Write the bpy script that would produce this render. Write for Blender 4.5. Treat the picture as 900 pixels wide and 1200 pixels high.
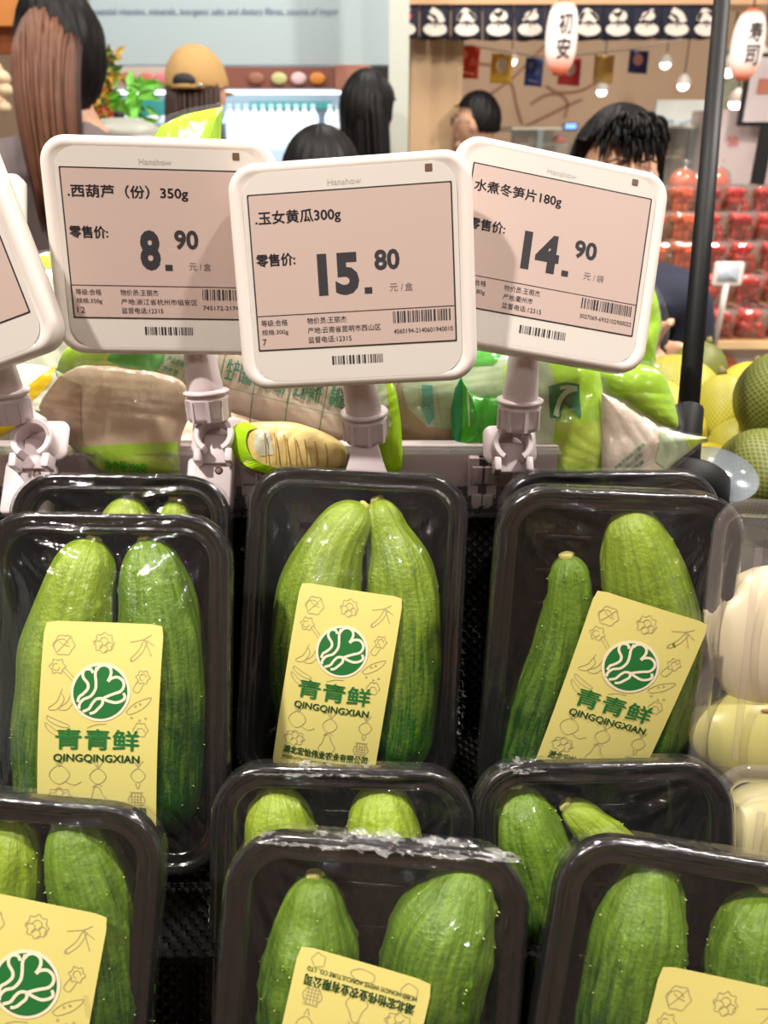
import bpy, math, random
import numpy as np
from mathutils import Vector, Matrix

random.seed(7); rng = np.random.default_rng(7)
for o in list(bpy.data.objects): bpy.data.objects.remove(o, do_unlink=True)
SC = bpy.context.scene
COL = SC.collection
PI = math.pi

# ------------------------------------------------------------------ camera, world, light, exposure
FPX = 950.0; PITCH = math.radians(25.3); CAM = np.array([0.0, 0.0, 1.45])
cd = bpy.data.cameras.new('camera'); cam = bpy.data.objects.new('camera', cd); COL.objects.link(cam)
cam.location = CAM; cam.rotation_euler = (PI/2 - PITCH, 0, 0)
cd.sensor_fit = 'VERTICAL'; cd.sensor_height = 36; cd.lens = 36*FPX/1200
cd.clip_start = 0.02; cd.clip_end = 60
cd.dof.use_dof = True; cd.dof.focus_distance = 0.45; cd.dof.aperture_fstop = 11.0
SC.camera = cam
SC.view_settings.view_transform = 'Standard'; SC.view_settings.look = 'None'
SC.view_settings.gamma = 1; SC.view_settings.use_curve_mapping = False
SC.view_settings.exposure = 0.0
SC.cycles.max_bounces = 8; SC.cycles.transparent_max_bounces = 24
SC.cycles.sample_clamp_indirect = 4; SC.cycles.caustics_reflective = False; SC.cycles.caustics_refractive = False
wd = bpy.data.worlds.new('world'); SC.world = wd; wd.use_nodes = True
wd.node_tree.nodes['Background'].inputs[0].default_value = (1.0, 0.93, 0.87, 1)
wd.node_tree.nodes['Background'].inputs[1].default_value = 0.52

def area(name, loc, size, power, color=(1, .93, .85), target=(0, .45, 1.2), shape='DISK', spread=PI):
    l = bpy.data.lights.new(name, 'AREA'); l.shape = shape; l.size = size; l.energy = power; l.color = color; l.spread = spread
    o = bpy.data.objects.new(name, l); COL.objects.link(o); o.location = loc
    d = Vector(target) - Vector(loc); o.rotation_euler = d.to_track_quat('-Z', 'Y').to_euler(); return o
area('spot_lamp', (-0.95, -0.15, 3.0), 0.10, 52)
area('spot_lamp', (0.85, 0.15, 3.1), 0.11, 36)
area('spot_lamp', (-0.25, 1.2, 3.1), 0.13, 30, target=(0, .55, 1.2))
area('spot_lamp', (1.5, 1.7, 3.1), 0.15, 30, target=(.7, 1.0, 1.1))
area('spot_lamp', (-1.3, 2.0, 3.1), 0.15, 16, target=(-.9, 1.7, 1.3))
area('spot_lamp', (1.9, 1.3, 3.1), 0.2, 60, target=(1.4, 2.7, 1.0))
for lx, ly in ((-.5, -1.5), (.15, -1.3), (.8, -1.6), (-1.2, -1.2), (1.5, -1.1)):
    area('glint_lamp', (lx, ly, 3.0), .09, 9, target=(lx*.8, -2.4, .9))  # added lamps: glints on the film, and light on the wall behind the camera
area('shop_lamp', (0.2, 3.0, 3.1), 0.5, 34, target=(.5, 4.2, 1.2))
area('shop_lamp', (1.8, 4.6, 3.0), 0.5, 40, target=(1.2, 5.8, 1.2))
area('shop_lamp', (-1.4, 2.6, 3.1), 0.5, 16, color=(.9, .97, 1), target=(-1.2, 4.3, 1.7))

CP, SP = math.cos(PITCH), math.sin(PITCH)
XV = np.array([1.0, 0, 0]); FV = np.array([0, CP, -SP]); UV_ = np.array([0, SP, CP])
def ray(px, py): return XV*((px-450)/FPX) + UV_*((600-py)/FPX) + FV
def at(px, py, z): return CAM + ray(px, py)*z            # z: depth along the view axis
def atY(px, py, Y):
    r = ray(px, py); return CAM + r*(Y/r[1])

# ------------------------------------------------------------------ materials
def lin(c): return tuple(((x/255)/12.92 if x/255 <= .04045 else ((x/255+.055)/1.055)**2.4) for x in c)
MATS = {}
def mat(name, rgb, rough=.5, **k):
    if name in MATS: return MATS[name]
    m = bpy.data.materials.new(name); m.use_nodes = True; b = m.node_tree.nodes['Principled BSDF']
    c = lin(rgb) if max(rgb) > 1 else rgb
    b.inputs['Base Color'].default_value = (*c, 1); b.inputs['Roughness'].default_value = rough
    for kk, v in k.items():
        if kk in ('bump', 'bscale', 'vary', 'vscale'): continue
        b.inputs[kk.replace('_', ' ')].default_value = v
    nt = m.node_tree
    if 'vary' in k:
        tc = nt.nodes.new('ShaderNodeTexCoord'); n = nt.nodes.new('ShaderNodeTexNoise'); n.inputs['Scale'].default_value = k.get('vscale', 30); n.inputs['Detail'].default_value = 5
        nt.links.new(tc.outputs['Object'], n.inputs['Vector'])
        mx = nt.nodes.new('ShaderNodeMix'); mx.data_type = 'RGBA'
        v = k['vary']; mx.inputs['A'].default_value = (*[x*(1-v) for x in c], 1); mx.inputs['B'].default_value = (*[min(1, x*(1+v)) for x in c], 1)
        nt.links.new(n.outputs['Fac'], mx.inputs['Factor']); nt.links.new(mx.outputs['Result'], b.inputs['Base Color'])
    if 'bump' in k:
        tc = nt.nodes.new('ShaderNodeTexCoord'); n = nt.nodes.new('ShaderNodeTexNoise'); n.inputs['Scale'].default_value = k.get('bscale', 60); n.inputs['Detail'].default_value = 4
        nt.links.new(tc.outputs['Object'], n.inputs['Vector'])
        bp = nt.nodes.new('ShaderNodeBump'); bp.inputs['Strength'].default_value = k['bump']; bp.inputs['Distance'].default_value = .004
        nt.links.new(n.outputs['Fac'], bp.inputs['Height']); nt.links.new(bp.outputs['Normal'], b.inputs['Normal'])
    MATS[name] = m; return m
def film_mat(name, tint=(1, 1, 1), gloss=1.0, rough=.06, haze=.03, bump=.5, bscale=45, hazecol=(.9, .9, .9), stretch=(1, .35, 1)):
    if name in MATS: return MATS[name]
    m = bpy.data.materials.new(name); m.use_nodes = True; nt = m.node_tree; nt.nodes.clear()
    out = nt.nodes.new('ShaderNodeOutputMaterial'); tr = nt.nodes.new('ShaderNodeBsdfTransparent'); gl = nt.nodes.new('ShaderNodeBsdfGlossy')
    df = nt.nodes.new('ShaderNodeBsdfDiffuse'); m1 = nt.nodes.new('ShaderNodeMixShader'); m2 = nt.nodes.new('ShaderNodeMixShader')
    tr.inputs[0].default_value = (*tint, 1); gl.inputs['Roughness'].default_value = rough; df.inputs[0].default_value = (*hazecol, 1)
    tc = nt.nodes.new('ShaderNodeTexCoord'); mp = nt.nodes.new('ShaderNodeMapping'); mp.inputs['Scale'].default_value = stretch; mp.inputs['Rotation'].default_value = (0, 0, .5)
    n = nt.nodes.new('ShaderNodeTexNoise'); n.inputs['Scale'].default_value = bscale; n.inputs['Detail'].default_value = 5; n.inputs['Distortion'].default_value = 1.2
    bp = nt.nodes.new('ShaderNodeBump'); bp.inputs['Strength'].default_value = bump; bp.inputs['Distance'].default_value = .003
    fr = nt.nodes.new('ShaderNodeFresnel'); ge = nt.nodes.new('ShaderNodeNewGeometry'); io = nt.nodes.new('ShaderNodeMapRange')
    io.inputs[3].default_value = 1.45; io.inputs[4].default_value = 1/1.45; nt.links.new(ge.outputs['Backfacing'], io.inputs[0]); nt.links.new(io.outputs[0], fr.inputs['IOR'])   # a thin sheet reflects alike on both sides
    mu = nt.nodes.new('ShaderNodeMath'); mu.operation = 'MULTIPLY'; mu.inputs[1].default_value = gloss
    L = nt.links.new
    L(tc.outputs['Object'], mp.inputs[0]); L(mp.outputs[0], n.inputs['Vector']); L(n.outputs['Fac'], bp.inputs['Height'])
    L(bp.outputs[0], gl.inputs['Normal']); L(bp.outputs[0], fr.inputs['Normal']); L(fr.outputs[0], mu.inputs[0])
    m1.inputs[0].default_value = haze; L(tr.outputs[0], m1.inputs[1]); L(df.outputs[0], m1.inputs[2])
    L(mu.outputs[0], m2.inputs[0]); L(m1.outputs[0], m2.inputs[1]); L(gl.outputs[0], m2.inputs[2]); L(m2.outputs[0], out.inputs[0])
    MATS[name] = m; return m

def cucumber_mat(name, light, dark, shift=0.0):
    m = bpy.data.materials.new(name); m.use_nodes = True; nt = m.node_tree; b = nt.nodes['Principled BSDF']; L = nt.links.new
    uv = nt.nodes.new('ShaderNodeUVMap'); mp = nt.nodes.new('ShaderNodeMapping'); mp.inputs['Scale'].default_value = (15, 5.5, 1)
    L(uv.outputs[0], mp.inputs[0])
    oi = nt.nodes.new('ShaderNodeObjectInfo'); cmb = nt.nodes.new('ShaderNodeMath'); cmb.operation = 'MULTIPLY'; cmb.inputs[1].default_value = 30; L(oi.outputs['Random'], cmb.inputs[0])
    n1 = nt.nodes.new('ShaderNodeTexNoise'); n1.noise_dimensions = '4D'; n1.inputs['Scale'].default_value = 1.0; n1.inputs['Detail'].default_value = 7; n1.inputs['Roughness'].default_value = .68; n1.inputs['Distortion'].default_value = .5; L(mp.outputs[0], n1.inputs['Vector']); L(cmb.outputs[0], n1.inputs['W'])
    tc = nt.nodes.new('ShaderNodeTexCoord'); n2 = nt.nodes.new('ShaderNodeTexNoise'); n2.inputs['Scale'].default_value = 55; n2.inputs['Detail'].default_value = 6; L(tc.outputs['Object'], n2.inputs['Vector'])
    n3 = nt.nodes.new('ShaderNodeTexNoise'); n3.inputs['Scale'].default_value = 420; n3.inputs['Detail'].default_value = 3; L(tc.outputs['Object'], n3.inputs['Vector'])
    sep = nt.nodes.new('ShaderNodeSeparateXYZ'); L(uv.outputs[0], sep.inputs[0])
    def math_(op, a, bb, c=None):
        q = nt.nodes.new('ShaderNodeMath'); q.operation = op
        for i, x in enumerate([a, bb] + ([c] if c is not None else [])):
            if isinstance(x, (int, float)): q.inputs[i].default_value = x
            else: L(x, q.inputs[i])
        return q.outputs[0]
    s = math_('MULTIPLY_ADD', n1.outputs['Fac'], 1.7, -.70)
    s = math_('ADD', s, math_('MULTIPLY', n2.outputs['Fac'], .60))
    s = math_('ADD', s, math_('MULTIPLY_ADD', sep.outputs['Y'], 1.05, -.40 + shift))
    s = math_('ADD', s, math_('MULTIPLY_ADD', n3.outputs['Fac'], .25, -.12))
    cr = nt.nodes.new('ShaderNodeValToRGB'); L(s, cr.inputs[0])
    e = cr.color_ramp.elements; e[0].position = .0; e[0].color = (*lin(light), 1); e[1].position = .95; e[1].color = (*lin(dark), 1)
    k = e.new(.45); k.color = (*[.55*a+.45*c for a, c in zip(lin(light), lin(dark))], 1)
    L(cr.outputs[0], b.inputs['Base Color']); b.inputs['Roughness'].default_value = .34
    b.inputs['Subsurface Weight'].default_value = .0; b.inputs['Specular IOR Level'].default_value = .45
    bp = nt.nodes.new('ShaderNodeBump'); bp.inputs['Strength'].default_value = .55; bp.inputs['Distance'].default_value = .0014
    L(math_('ADD', n1.outputs['Fac'], n3.outputs['Fac']), bp.inputs['Height']); L(bp.outputs[0], b.inputs['Normal'])
    return m
def attr_mat(name, rough=.3, bump=.25, bscale=40, alpha_attr=False, sub=0.0):
    if name in MATS: return MATS[name]
    m = bpy.data.materials.new(name); m.use_nodes = True; nt = m.node_tree; b = nt.nodes['Principled BSDF']; L = nt.links.new
    a = nt.nodes.new('ShaderNodeAttribute'); a.attribute_name = 'print'; L(a.outputs['Color'], b.inputs['Base Color'])
    if alpha_attr: L(a.outputs['Alpha'], b.inputs['Alpha'])
    b.inputs['Roughness'].default_value = rough; b.inputs['Specular IOR Level'].default_value = .6
    tc = nt.nodes.new('ShaderNodeTexCoord'); n = nt.nodes.new('ShaderNodeTexNoise'); n.inputs['Scale'].default_value = bscale; n.inputs['Detail'].default_value = 5; n.inputs['Distortion'].default_value = 1
    L(tc.outputs['Object'], n.inputs['Vector']); bp = nt.nodes.new('ShaderNodeBump'); bp.inputs['Strength'].default_value = bump; bp.inputs['Distance'].default_value = .004
    L(n.outputs['Fac'], bp.inputs['Height']); L(bp.outputs[0], b.inputs['Normal'])
    MATS[name] = m; return m

# ------------------------------------------------------------------ mesh tools
def link(name, verts, faces, material, parent=None, smooth=True, mats=None, fmat=None):
    me = bpy.data.meshes.new(name); me.from_pydata([tuple(map(float, v)) for v in verts], [], [tuple(map(int, f)) for f in faces])
    for mm in (mats or [material]): me.materials.append(mm)
    if fmat is not None: me.polygons.foreach_set('material_index', fmat)
    if smooth: me.polygons.foreach_set('use_smooth', [True]*len(me.polygons))
    me.update()
    o = bpy.data.objects.new(name, me); COL.objects.link(o)
    if parent is not None: o.parent = parent
    return o
def tag(o, label, cat, group=None, kind=None):
    o['label'] = label; o['category'] = cat
    if group: o['group'] = group
    if kind: o['kind'] = kind
    return o
def empty(name, loc=(0, 0, 0), label=None, cat=None, group=None, M=None):
    o = bpy.data.objects.new(name, None); COL.objects.link(o); o.empty_display_size = .02
    if M is not None: o.matrix_world = M
    else: o.location = loc
    if label: tag(o, label, cat, group)
    return o
def struct(o): o['kind'] = 'structure'; return o
class MB:
    def __init__(s): s.v = []; s.f = []
    def add(s, v, f):
        b = len(s.v); s.v += [tuple(x) for x in v]; s.f += [tuple(i+b for i in q) for q in f]; return s
    def box(s, c, d, R=None):
        v = [((x-.5)*d[0], (y-.5)*d[1], (z-.5)*d[2]) for x in (0, 1) for y in (0, 1) for z in (0, 1)]
        if R is not None: v = [tuple(R @ np.array(p)) for p in v]
        v = [(p[0]+c[0], p[1]+c[1], p[2]+c[2]) for p in v]
        return s.add(v, [(0, 1, 3, 2), (4, 6, 7, 5), (0, 4, 5, 1), (2, 3, 7, 6), (0, 2, 6, 4), (1, 5, 7, 3)])
    def build(s, name, m, parent=None, smooth=False): return link(name, s.v, s.f, m, parent, smooth)
def bevel(o, w, seg=2):
    md = o.modifiers.new('bevel', 'BEVEL'); md.width = w; md.segments = seg; md.limit_method = 'ANGLE'
    for p in o.data.polygons: p.use_smooth = True
    return o
def rrect(hw, hh, r, nc=6, ns=1, cx=0, cy=0):
    r = max(min(r, hw*.999, hh*.999), 1e-5); pts = []
    cs = [(hw-r, hh-r, 0), (-hw+r, hh-r, 90), (-hw+r, -hh+r, 180), (hw-r, -hh+r, 270)]
    for i, (x, y, a) in enumerate(cs):
        for k in range(nc+1):
            t = math.radians(a+90*k/nc); pts.append((cx+x+r*math.cos(t), cy+y+r*math.sin(t)))
        nx = cs[(i+1) % 4]; t = math.radians(nx[2]); e = (cx+nx[0]+r*math.cos(t), cy+nx[1]+r*math.sin(t)); p = pts[-1]
        for k in range(1, ns): pts.append((p[0]+(e[0]-p[0])*k/ns, p[1]+(e[1]-p[1])*k/ns))
    return pts
def loft(rings, cap0=False, cap1=True):
    n = len(rings[0]); v = [p for r in rings for p in r]; f = []
    for i in range(len(rings)-1):
        for k in range(n):
            a = i*n+k; b = i*n+(k+1) % n; f.append((a, b, b+n, a+n))
    if cap0: f.append(tuple(range(n))[::-1])
    if cap1: f.append(tuple(range((len(rings)-1)*n, len(rings)*n)))
    return v, f
def slab(hw, hh, r, prof, cx=0, cy=0, nc=6, cap0=True, cap1=True):
    return loft([[(x, y, z) for x, y in rrect(hw-i, hh-i, max(r-i, .0005), nc, 1, cx, cy)] for i, z in prof], cap0, cap1)
def tube(pts, rad, n=8, cap=True):
    pts = [np.array(p, float) for p in pts]; rings = []
    if not hasattr(rad, '__len__'): rad = [rad]*len(pts)
    up = None
    for i, p in enumerate(pts):
        t = pts[min(i+1, len(pts)-1)] - pts[max(i-1, 0)]; t = t/(np.linalg.norm(t)+1e-12)
        if up is None: up = np.array([0, 0, 1.0]) if abs(t[2]) < .9 else np.array([1.0, 0, 0])
        a = np.cross(t, up); a /= np.linalg.norm(a)+1e-12; b = np.cross(a, t); up = b
        rings.append([tuple(p + rad[i]*(math.cos(2*PI*k/n)*a + math.sin(2*PI*k/n)*b)) for k in range(n)])
    return loft(rings, cap, cap)
def lathe(prof, n=24, c=(0, 0, 0)):
    return loft([[(c[0]+r*math.cos(2*PI*k/n), c[1]+r*math.sin(2*PI*k/n), c[2]+z) for k in range(n)] for r, z in prof], True, True)
def xform(v, M): return [tuple((M @ Vector(p))[:]) for p in v]
def frameM(o, x, y, n):
    return Matrix(((x[0], y[0], n[0], o[0]), (x[1], y[1], n[1], o[1]), (x[2], y[2], n[2], o[2]), (0, 0, 0, 1)))
def ellip(c, r, nu=20, nv=12, fn=None):
    v = [(0, 0, 1)]; f = []
    for j in range(1, nv):
        for i in range(nu):
            a = PI*j/nv; b = 2*PI*i/nu; v.append((math.sin(a)*math.cos(b), math.sin(a)*math.sin(b), math.cos(a)))
    v.append((0, 0, -1)); last = len(v)-1
    for i in range(nu):
        f.append((0, 1+i, 1+(i+1) % nu)); f.append((last, last-nu+(i+1) % nu, last-nu+i))
    for j in range(nv-2):
        for i in range(nu):
            a = 1+j*nu+i; b = 1+j*nu+(i+1) % nu; f.append((a, a+nu, b+nu, b))
    if fn: v = [fn(*p) for p in v]
    return [(c[0]+p[0]*r[0], c[1]+p[1]*r[1], c[2]+p[2]*r[2]) for p in v], f

# text -> flat 2D mesh
_tc = {}
def text2d(s, off=0.0):
    if (s, off) in _tc: return _tc[(s, off)]
    cu = bpy.data.curves.new('t', 'FONT'); cu.body = s; cu.size = 1; cu.resolution_u = 3; cu.offset = off; cu.fill_mode = 'BOTH'
    o = bpy.data.objects.new('t', cu); COL.objects.link(o); bpy.context.view_layer.update()
    dg = bpy.context.evaluated_depsgraph_get(); e = o.evaluated_get(dg); me = e.to_mesh()
    V = np.array([v.co[:2] for v in me.vertices]) if len(me.vertices) else np.zeros((0, 2)); F = [tuple(p.vertices) for p in me.polygons]
    e.to_mesh_clear(); bpy.data.objects.remove(o); bpy.data.curves.remove(cu)
    _tc[(s, off)] = (V, F); return V, F
class Print:
    """flat print in u (right), v (down) units; mapped onto a surface later"""
    def __init__(s): s.v = []; s.f = []
    def add(s, V, F):
        b = len(s.v); s.v += [tuple(p) for p in V]; s.f += [tuple(i+b for i in q) for q in F]
    def text(s, t, u0, v0, u1, v1, off=0.0):
        cjk = any(ord(ch) > 255 for ch in t)
        V, F = text2d(t, 0.0 if cjk else off)
        if not len(V): return
        mn, mx = V.min(0), V.max(0); q = (V-mn)/(mx-mn+1e-9); d = off*abs(v1-v0)*.9
        for du, dv in (((-d, 0), (d, 0), (0, -d), (0, d)) if cjk and off > .004 else ((0, 0),)):
            s.add(np.stack([u0+du+q[:, 0]*(u1-u0), v1+dv-q[:, 1]*(v1-v0)], 1), F)
    def rect(s, u0, v0, u1, v1): s.add([(u0, v0), (u1, v0), (u1, v1), (u0, v1)], [(0, 3, 2, 1)])
    def line(s, pts, w, closed=False, sm=4):
        P = [np.array(p, float) for p in pts]; n = len(P); Q = []
        if sm > 1 and n > 2:
            for i in range(n if closed else n-1):
                g = (lambda k: P[k % n]) if closed else (lambda k: P[min(max(k, 0), n-1)])
                p0, p1, p2, p3 = g(i-1), g(i), g(i+1), g(i+2)
                for k in range(sm):
                    t = k/sm; Q.append(.5*((2*p1)+(-p0+p2)*t+(2*p0-5*p1+4*p2-p3)*t*t+(-p0+3*p1-3*p2+p3)*t**3))
            if not closed: Q.append(P[-1])
        else: Q = P
        m = len(Q); V = []
        for i in range(m):
            a = Q[(i-1) % m if closed else max(i-1, 0)]; b = Q[(i+1) % m if closed else min(i+1, m-1)]
            d = b-a; d = d/(np.linalg.norm(d)+1e-9); nn = np.array([-d[1], d[0]])*w/2; V += [Q[i]+nn, Q[i]-nn]
        F = [(2*i, 2*i+1, (2*i+3) % (2*m), (2*i+2) % (2*m)) for i in range(m if closed else m-1)]
        s.add(V, F)
    def disc(s, c, r, n=40, ry=None):
        V = [tuple(c)]; F = [(0, 1+(k+1) % n, 1+k) for k in range(n)]; m = 5 if r > .05 else 1
        for j in range(1, m+1): V += [(c[0]+r*j/m*math.cos(2*PI*k/n), c[1]+(ry or r)*j/m*math.sin(2*PI*k/n)) for k in range(n)]
        for j in range(m-1):
            for k in range(n): a = 1+j*n+k; b = 1+j*n+(k+1) % n; F.append((a, b, b+n, a+n))
        s.add(V, F)
    def barcode(s, u0, v0, u1, v1, n=60, seed=1):
        r = random.Random(seed); x = 0; xs = []
        while x < n:
            w = r.choice([1, 1, 2, 3]); g = r.choice([1, 1, 2]); xs.append((x, w)); x += w+g
        for a, w in xs: s.rect(u0+(u1-u0)*a/(n+3), v0, u0+(u1-u0)*(a+w*.8)/(n+3), v1)
    def build(s, name, m, parent, fn): return link(name, [fn(*p) for p in s.v], s.f, m, parent, False)

M_ink = mat('black ink', (38, 34, 40), .7)
M_gink = mat('green ink', (30, 110, 50), .5)
M_dkgink = mat('dark green ink', (22, 70, 32), .5)
M_lineink = mat('grey line ink', (172, 160, 116), .6)
M_cream = mat('cream ink', (240, 226, 196), .5)
M_label = mat('yellow sticker paper', (220, 208, 124), .42, vary=.03, vscale=14, Specular_IOR_Level=.35)
M_tray = mat('black tray plastic', (14, 13, 14), .17, Specular_IOR_Level=.8, bump=.25, bscale=70)
M_film = film_mat('cling film', gloss=1.35, rough=.045, haze=.010, bump=1.0, bscale=38)
M_filmC = film_mat('crumpled cling film', gloss=3, rough=.10, haze=.15, bump=1.0, bscale=70, stretch=(1, 1, 1))
M_white = mat('white casing plastic', (228, 219, 212), .28, Specular_IOR_Level=.5)
M_pink = mat('white clip plastic', (216, 202, 204), .38)
M_panel = mat('pale grey bezel', (206, 200, 192), .45)
M_screen = mat('e-paper', (188, 166, 157), .55, Coat_Weight=.12, Coat_Roughness=.25)
M_gap = mat('dark gap', (30, 26, 26), .6)
CM = [cucumber_mat('cucumber skin fresh', (144, 168, 42), (28, 76, 9)),
      cucumber_mat('cucumber skin dark', (116, 150, 36), (16, 60, 8), .10),
      cucumber_mat('cucumber skin pale', (156, 178, 50), (40, 92, 12), -.08)]
M_tip = mat('cucumber end', (196, 190, 110), .6, bump=.6, bscale=200)
M_spine = mat('cucumber spine', (186, 198, 120), .4)

# ------------------------------------------------------------------ cucumber trays
TW, TL, TR = .130, .190, .0255
LEAN = math.radians(25)
class TrayFrame:
    def __init__(s, px, py, z, roll, lean=LEAN, yaw=0.0):
        o = at(px, py, z); cy, sy = math.cos(yaw), math.sin(yaw)
        x0 = np.array([cy, sy, 0]); y0 = np.array([-sy*math.sin(lean), cy*math.sin(lean), math.cos(lean)])
        n = np.cross(x0, y0); r = -math.radians(roll)
        s.x = x0*math.cos(r)+y0*math.sin(r); s.y = -x0*math.sin(r)+y0*math.cos(r); s.n = n; s.o = o
        s.M = frameM(o, s.x, s.y, s.n)
    def loc(s, px, py, h=0.0):
        r = ray(px, py); t = np.dot(s.o+s.n*h-CAM, s.n)/np.dot(r, s.n); d = CAM+r*t-s.o
        return np.array([np.dot(d, s.x), np.dot(d, s.y), h]), t

def cucumber(fr, spec, name_label, m, seed, stemmy=False):
    r_ = np.random.default_rng(seed)
    pts = []
    for (px, py, hw) in spec:
        p, t = fr.loc(px, py, .004); pts.append((p[0], p[1], hw*t/FPX))
    P = np.array(pts); P[0, 2] = .0; P[-1, 2] = 0
    # resample centreline with smooth radius
    d = np.r_[0, np.cumsum(np.hypot(*np.diff(P[:, :2], axis=0).T))]; T = d/d[-1]
    NS, NA = 90, 72
    s = (1-np.cos(np.linspace(0, PI, NS)))/2
    def cr(y, s):
        out = []
        m_ = np.gradient(y, T)
        for q in s:
            i = min(np.searchsorted(T, q, side='right')-1, len(T)-2); i = max(i, 0); h = T[i+1]-T[i]; t = (q-T[i])/h
            out.append((2*t**3-3*t*t+1)*y[i]+(t**3-2*t*t+t)*h*m_[i]+(-2*t**3+3*t*t)*y[i+1]+(t**3-t*t)*h*m_[i+1])
        return np.array(out)
    cx = cr(P[:, 0], s); cyy = cr(P[:, 1], s)
    # radius: inner control radii held at the ends, closed by a blunt superellipse cap
    Ri = np.interp(s, T[1:-1], P[1:-1, 2])
    Lm = d[-1]; r1 = P[1, 2]*1.05; r2 = P[-2, 2]
    capA = (1-np.clip(1-s*Lm/(r1*1.5), 0, 1)**2.1)**(1/2.0); capB = (1-np.clip(1-(1-s)*Lm/(r2*1.3), 0, 1)**2.0)**(1/2.0)
    k = np.ones(5)/5; Ri = np.convolve(np.pad(Ri, 2, 'edge'), k, 'valid')
    R = Ri*capA*capB
    DEP = .0345
    zc = np.maximum(-DEP+Ri*.97, -.012)*0 + (-DEP + R.max()*1.0)
    tx, ty = np.gradient(cx, s), np.gradient(cyy, s); L_ = np.hypot(tx, ty)+1e-9; nx, ny = ty/L_, -tx/L_
    a = np.linspace(0, 2*PI, NA, endpoint=False)
    nl = 9+seed % 3; ph = r_.uniform(0, 6); rib = 1 + .020*np.cos(nl*a[None, :]+ph+.6*np.sin(s[:, None]*5)) + .012*np.cos((2*nl+1)*a[None, :]+2*ph)
    rib = 1+(rib-1)*np.minimum(1, (s*(1-s))[:, None]*14+.35)
    wob = 1+.012*np.sin(s*9+ph)[:, None]*np.cos(a+ph)[None, :]
    RR = R[:, None]*rib*wob
    for q_ in range(7):
        f1, f2, p1, p2 = r_.uniform(12, 30), int(r_.integers(2, 7)), r_.uniform(0, 6), r_.uniform(0, 6)
        RR = RR + .00022*np.sin(f1*s+p1)[:, None]*np.cos(f2*a+p2)[None, :]*np.minimum(1, R/.012)[:, None]
    # warts
    nw = 64; ws = r_.uniform(.06, .95, nw); wa = r_.uniform(0, 2*PI, nw); spines = []
    for q, b in zip(ws, wa):
        ds = (s-q)*Lm; da = ((a-b+PI) % (2*PI)-PI)*.026
        RR += .0012*np.exp(-(ds[:, None]**2+da[None, :]**2)/(2*.0014**2))
    ex = nx[:, None]*np.cos(a)[None, :]*RR; X = cx[:, None]+ex; Y = cyy[:, None]+ny[:, None]*np.cos(a)[None, :]*RR; Z = zc[:, None]+np.sin(a)[None, :]*RR
    V = np.stack([X, Y, Z], -1).reshape(-1, 3); F = []
    for i in range(NS-1):
        for j in range(NA):
            j2 = (j+1) % NA; F.append((i*NA+j, i*NA+j2, (i+1)*NA+j2, (i+1)*NA+j))
    o = link('cucumber', V, F, m); o.matrix_world = fr.M
    uvl = o.data.uv_layers.new(name='UVMap'); li = np.empty(len(o.data.loops), int); o.data.loops.foreach_get('vertex_index', li)
    uu = (np.arange(NA)/NA)[None, :].repeat(NS, 0).reshape(-1); vv = s[:, None].repeat(NA, 1).reshape(-1)
    uu = np.abs(uu*2-1)
    uvl.data.foreach_set('uv', np.stack([uu[li]*1.7, vv[li]], 1).astype(np.float32).ravel())
    tag(o, name_label, 'cucumber', 'cucumbers in black trays')
    # spine tips on the warts: minute pale cones, one part
    mb = MB()
    for q, b in zip(ws, wa):
        if math.sin(b) < -.2: continue
        i = int(np.searchsorted(s, q)); j = int(b/(2*PI)*NA) % NA; p = V[i*NA+j]; nn = p-np.array([cx[i], cyy[i], zc[i]]); nn /= np.linalg.norm(nn)
        t1 = np.cross(nn, [0, 1, .1]); t1 /= np.linalg.norm(t1); t2 = np.cross(nn, t1); rr = .00042
        mb.add([tuple(p+rr*(math.cos(w)*t1+math.sin(w)*t2)-nn*.0003) for w in (0, PI/2, PI, 3*PI/2)]+[tuple(p+nn*.0009)], [(0, 1, 4), (1, 2, 4), (2, 3, 4), (3, 0, 4)])
    sp = mb.build('spines', M_spine, o); sp['kind'] = 'stuff'
    # blossom scar
    i0 = 3; tip = np.array([cx[0], cyy[0], zc[0]]); ax = np.array([-tx[2]/L_[2], -ty[2]/L_[2], 0.30]); rr = min(max(R[i0]*.8, .0042), .0058)
    e1 = np.array([ax[1], -ax[0], 0]); e2 = np.array([0, 0, 1.0]); mb = MB(); rings = []
    for q, w in ((1.0, -.0010), (.95, .0006), (.6, .0016), (.25, .0010)):
        rings.append([tuple(tip+ax*w+(e1*math.cos(2*PI*k/14)+e2*math.sin(2*PI*k/14))*rr*q*(1+.14*math.cos(5*2*PI*k/14))) for k in range(14)])
    mb.add(*loft(rings, False, True)); mb.build('blossom_scar', M_tip, o, True)
    return cx, cyy, zc, R

def height_field(cucs, nx=56, ny=80):
    xs = np.linspace(-TW/2, TW/2, nx); ys = np.linspace(-TL, 0, ny); XX, YY = np.meshgrid(xs, ys)
    ob = np.full(XX.shape, -.02)
    for cx, cy, cz, R in cucs:
        d2 = (XX[..., None]-cx)**2+(YY[..., None]-cy)**2; q = R[None, None, :]**2-d2
        h = np.where(q > 0, cz+np.sqrt(np.maximum(q, 0)), -1).max(-1); ob = np.maximum(ob, h+.0008)
    H = np.maximum(ob, 0.0008); edge = np.zeros_like(H, bool); b = .006
    edge |= (np.abs(XX) > TW/2-b) | (YY > -b) | (YY < -TL+b)
    H[edge] = .0008
    for _ in range(500):
        A = H.copy(); A[1:-1, 1:-1] = (H[:-2, 1:-1]+H[2:, 1:-1]+H[1:-1, :-2]+H[1:-1, 2:])/4
        H = np.maximum(A, ob); H[edge] = .0008
    return xs, ys, H
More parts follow.
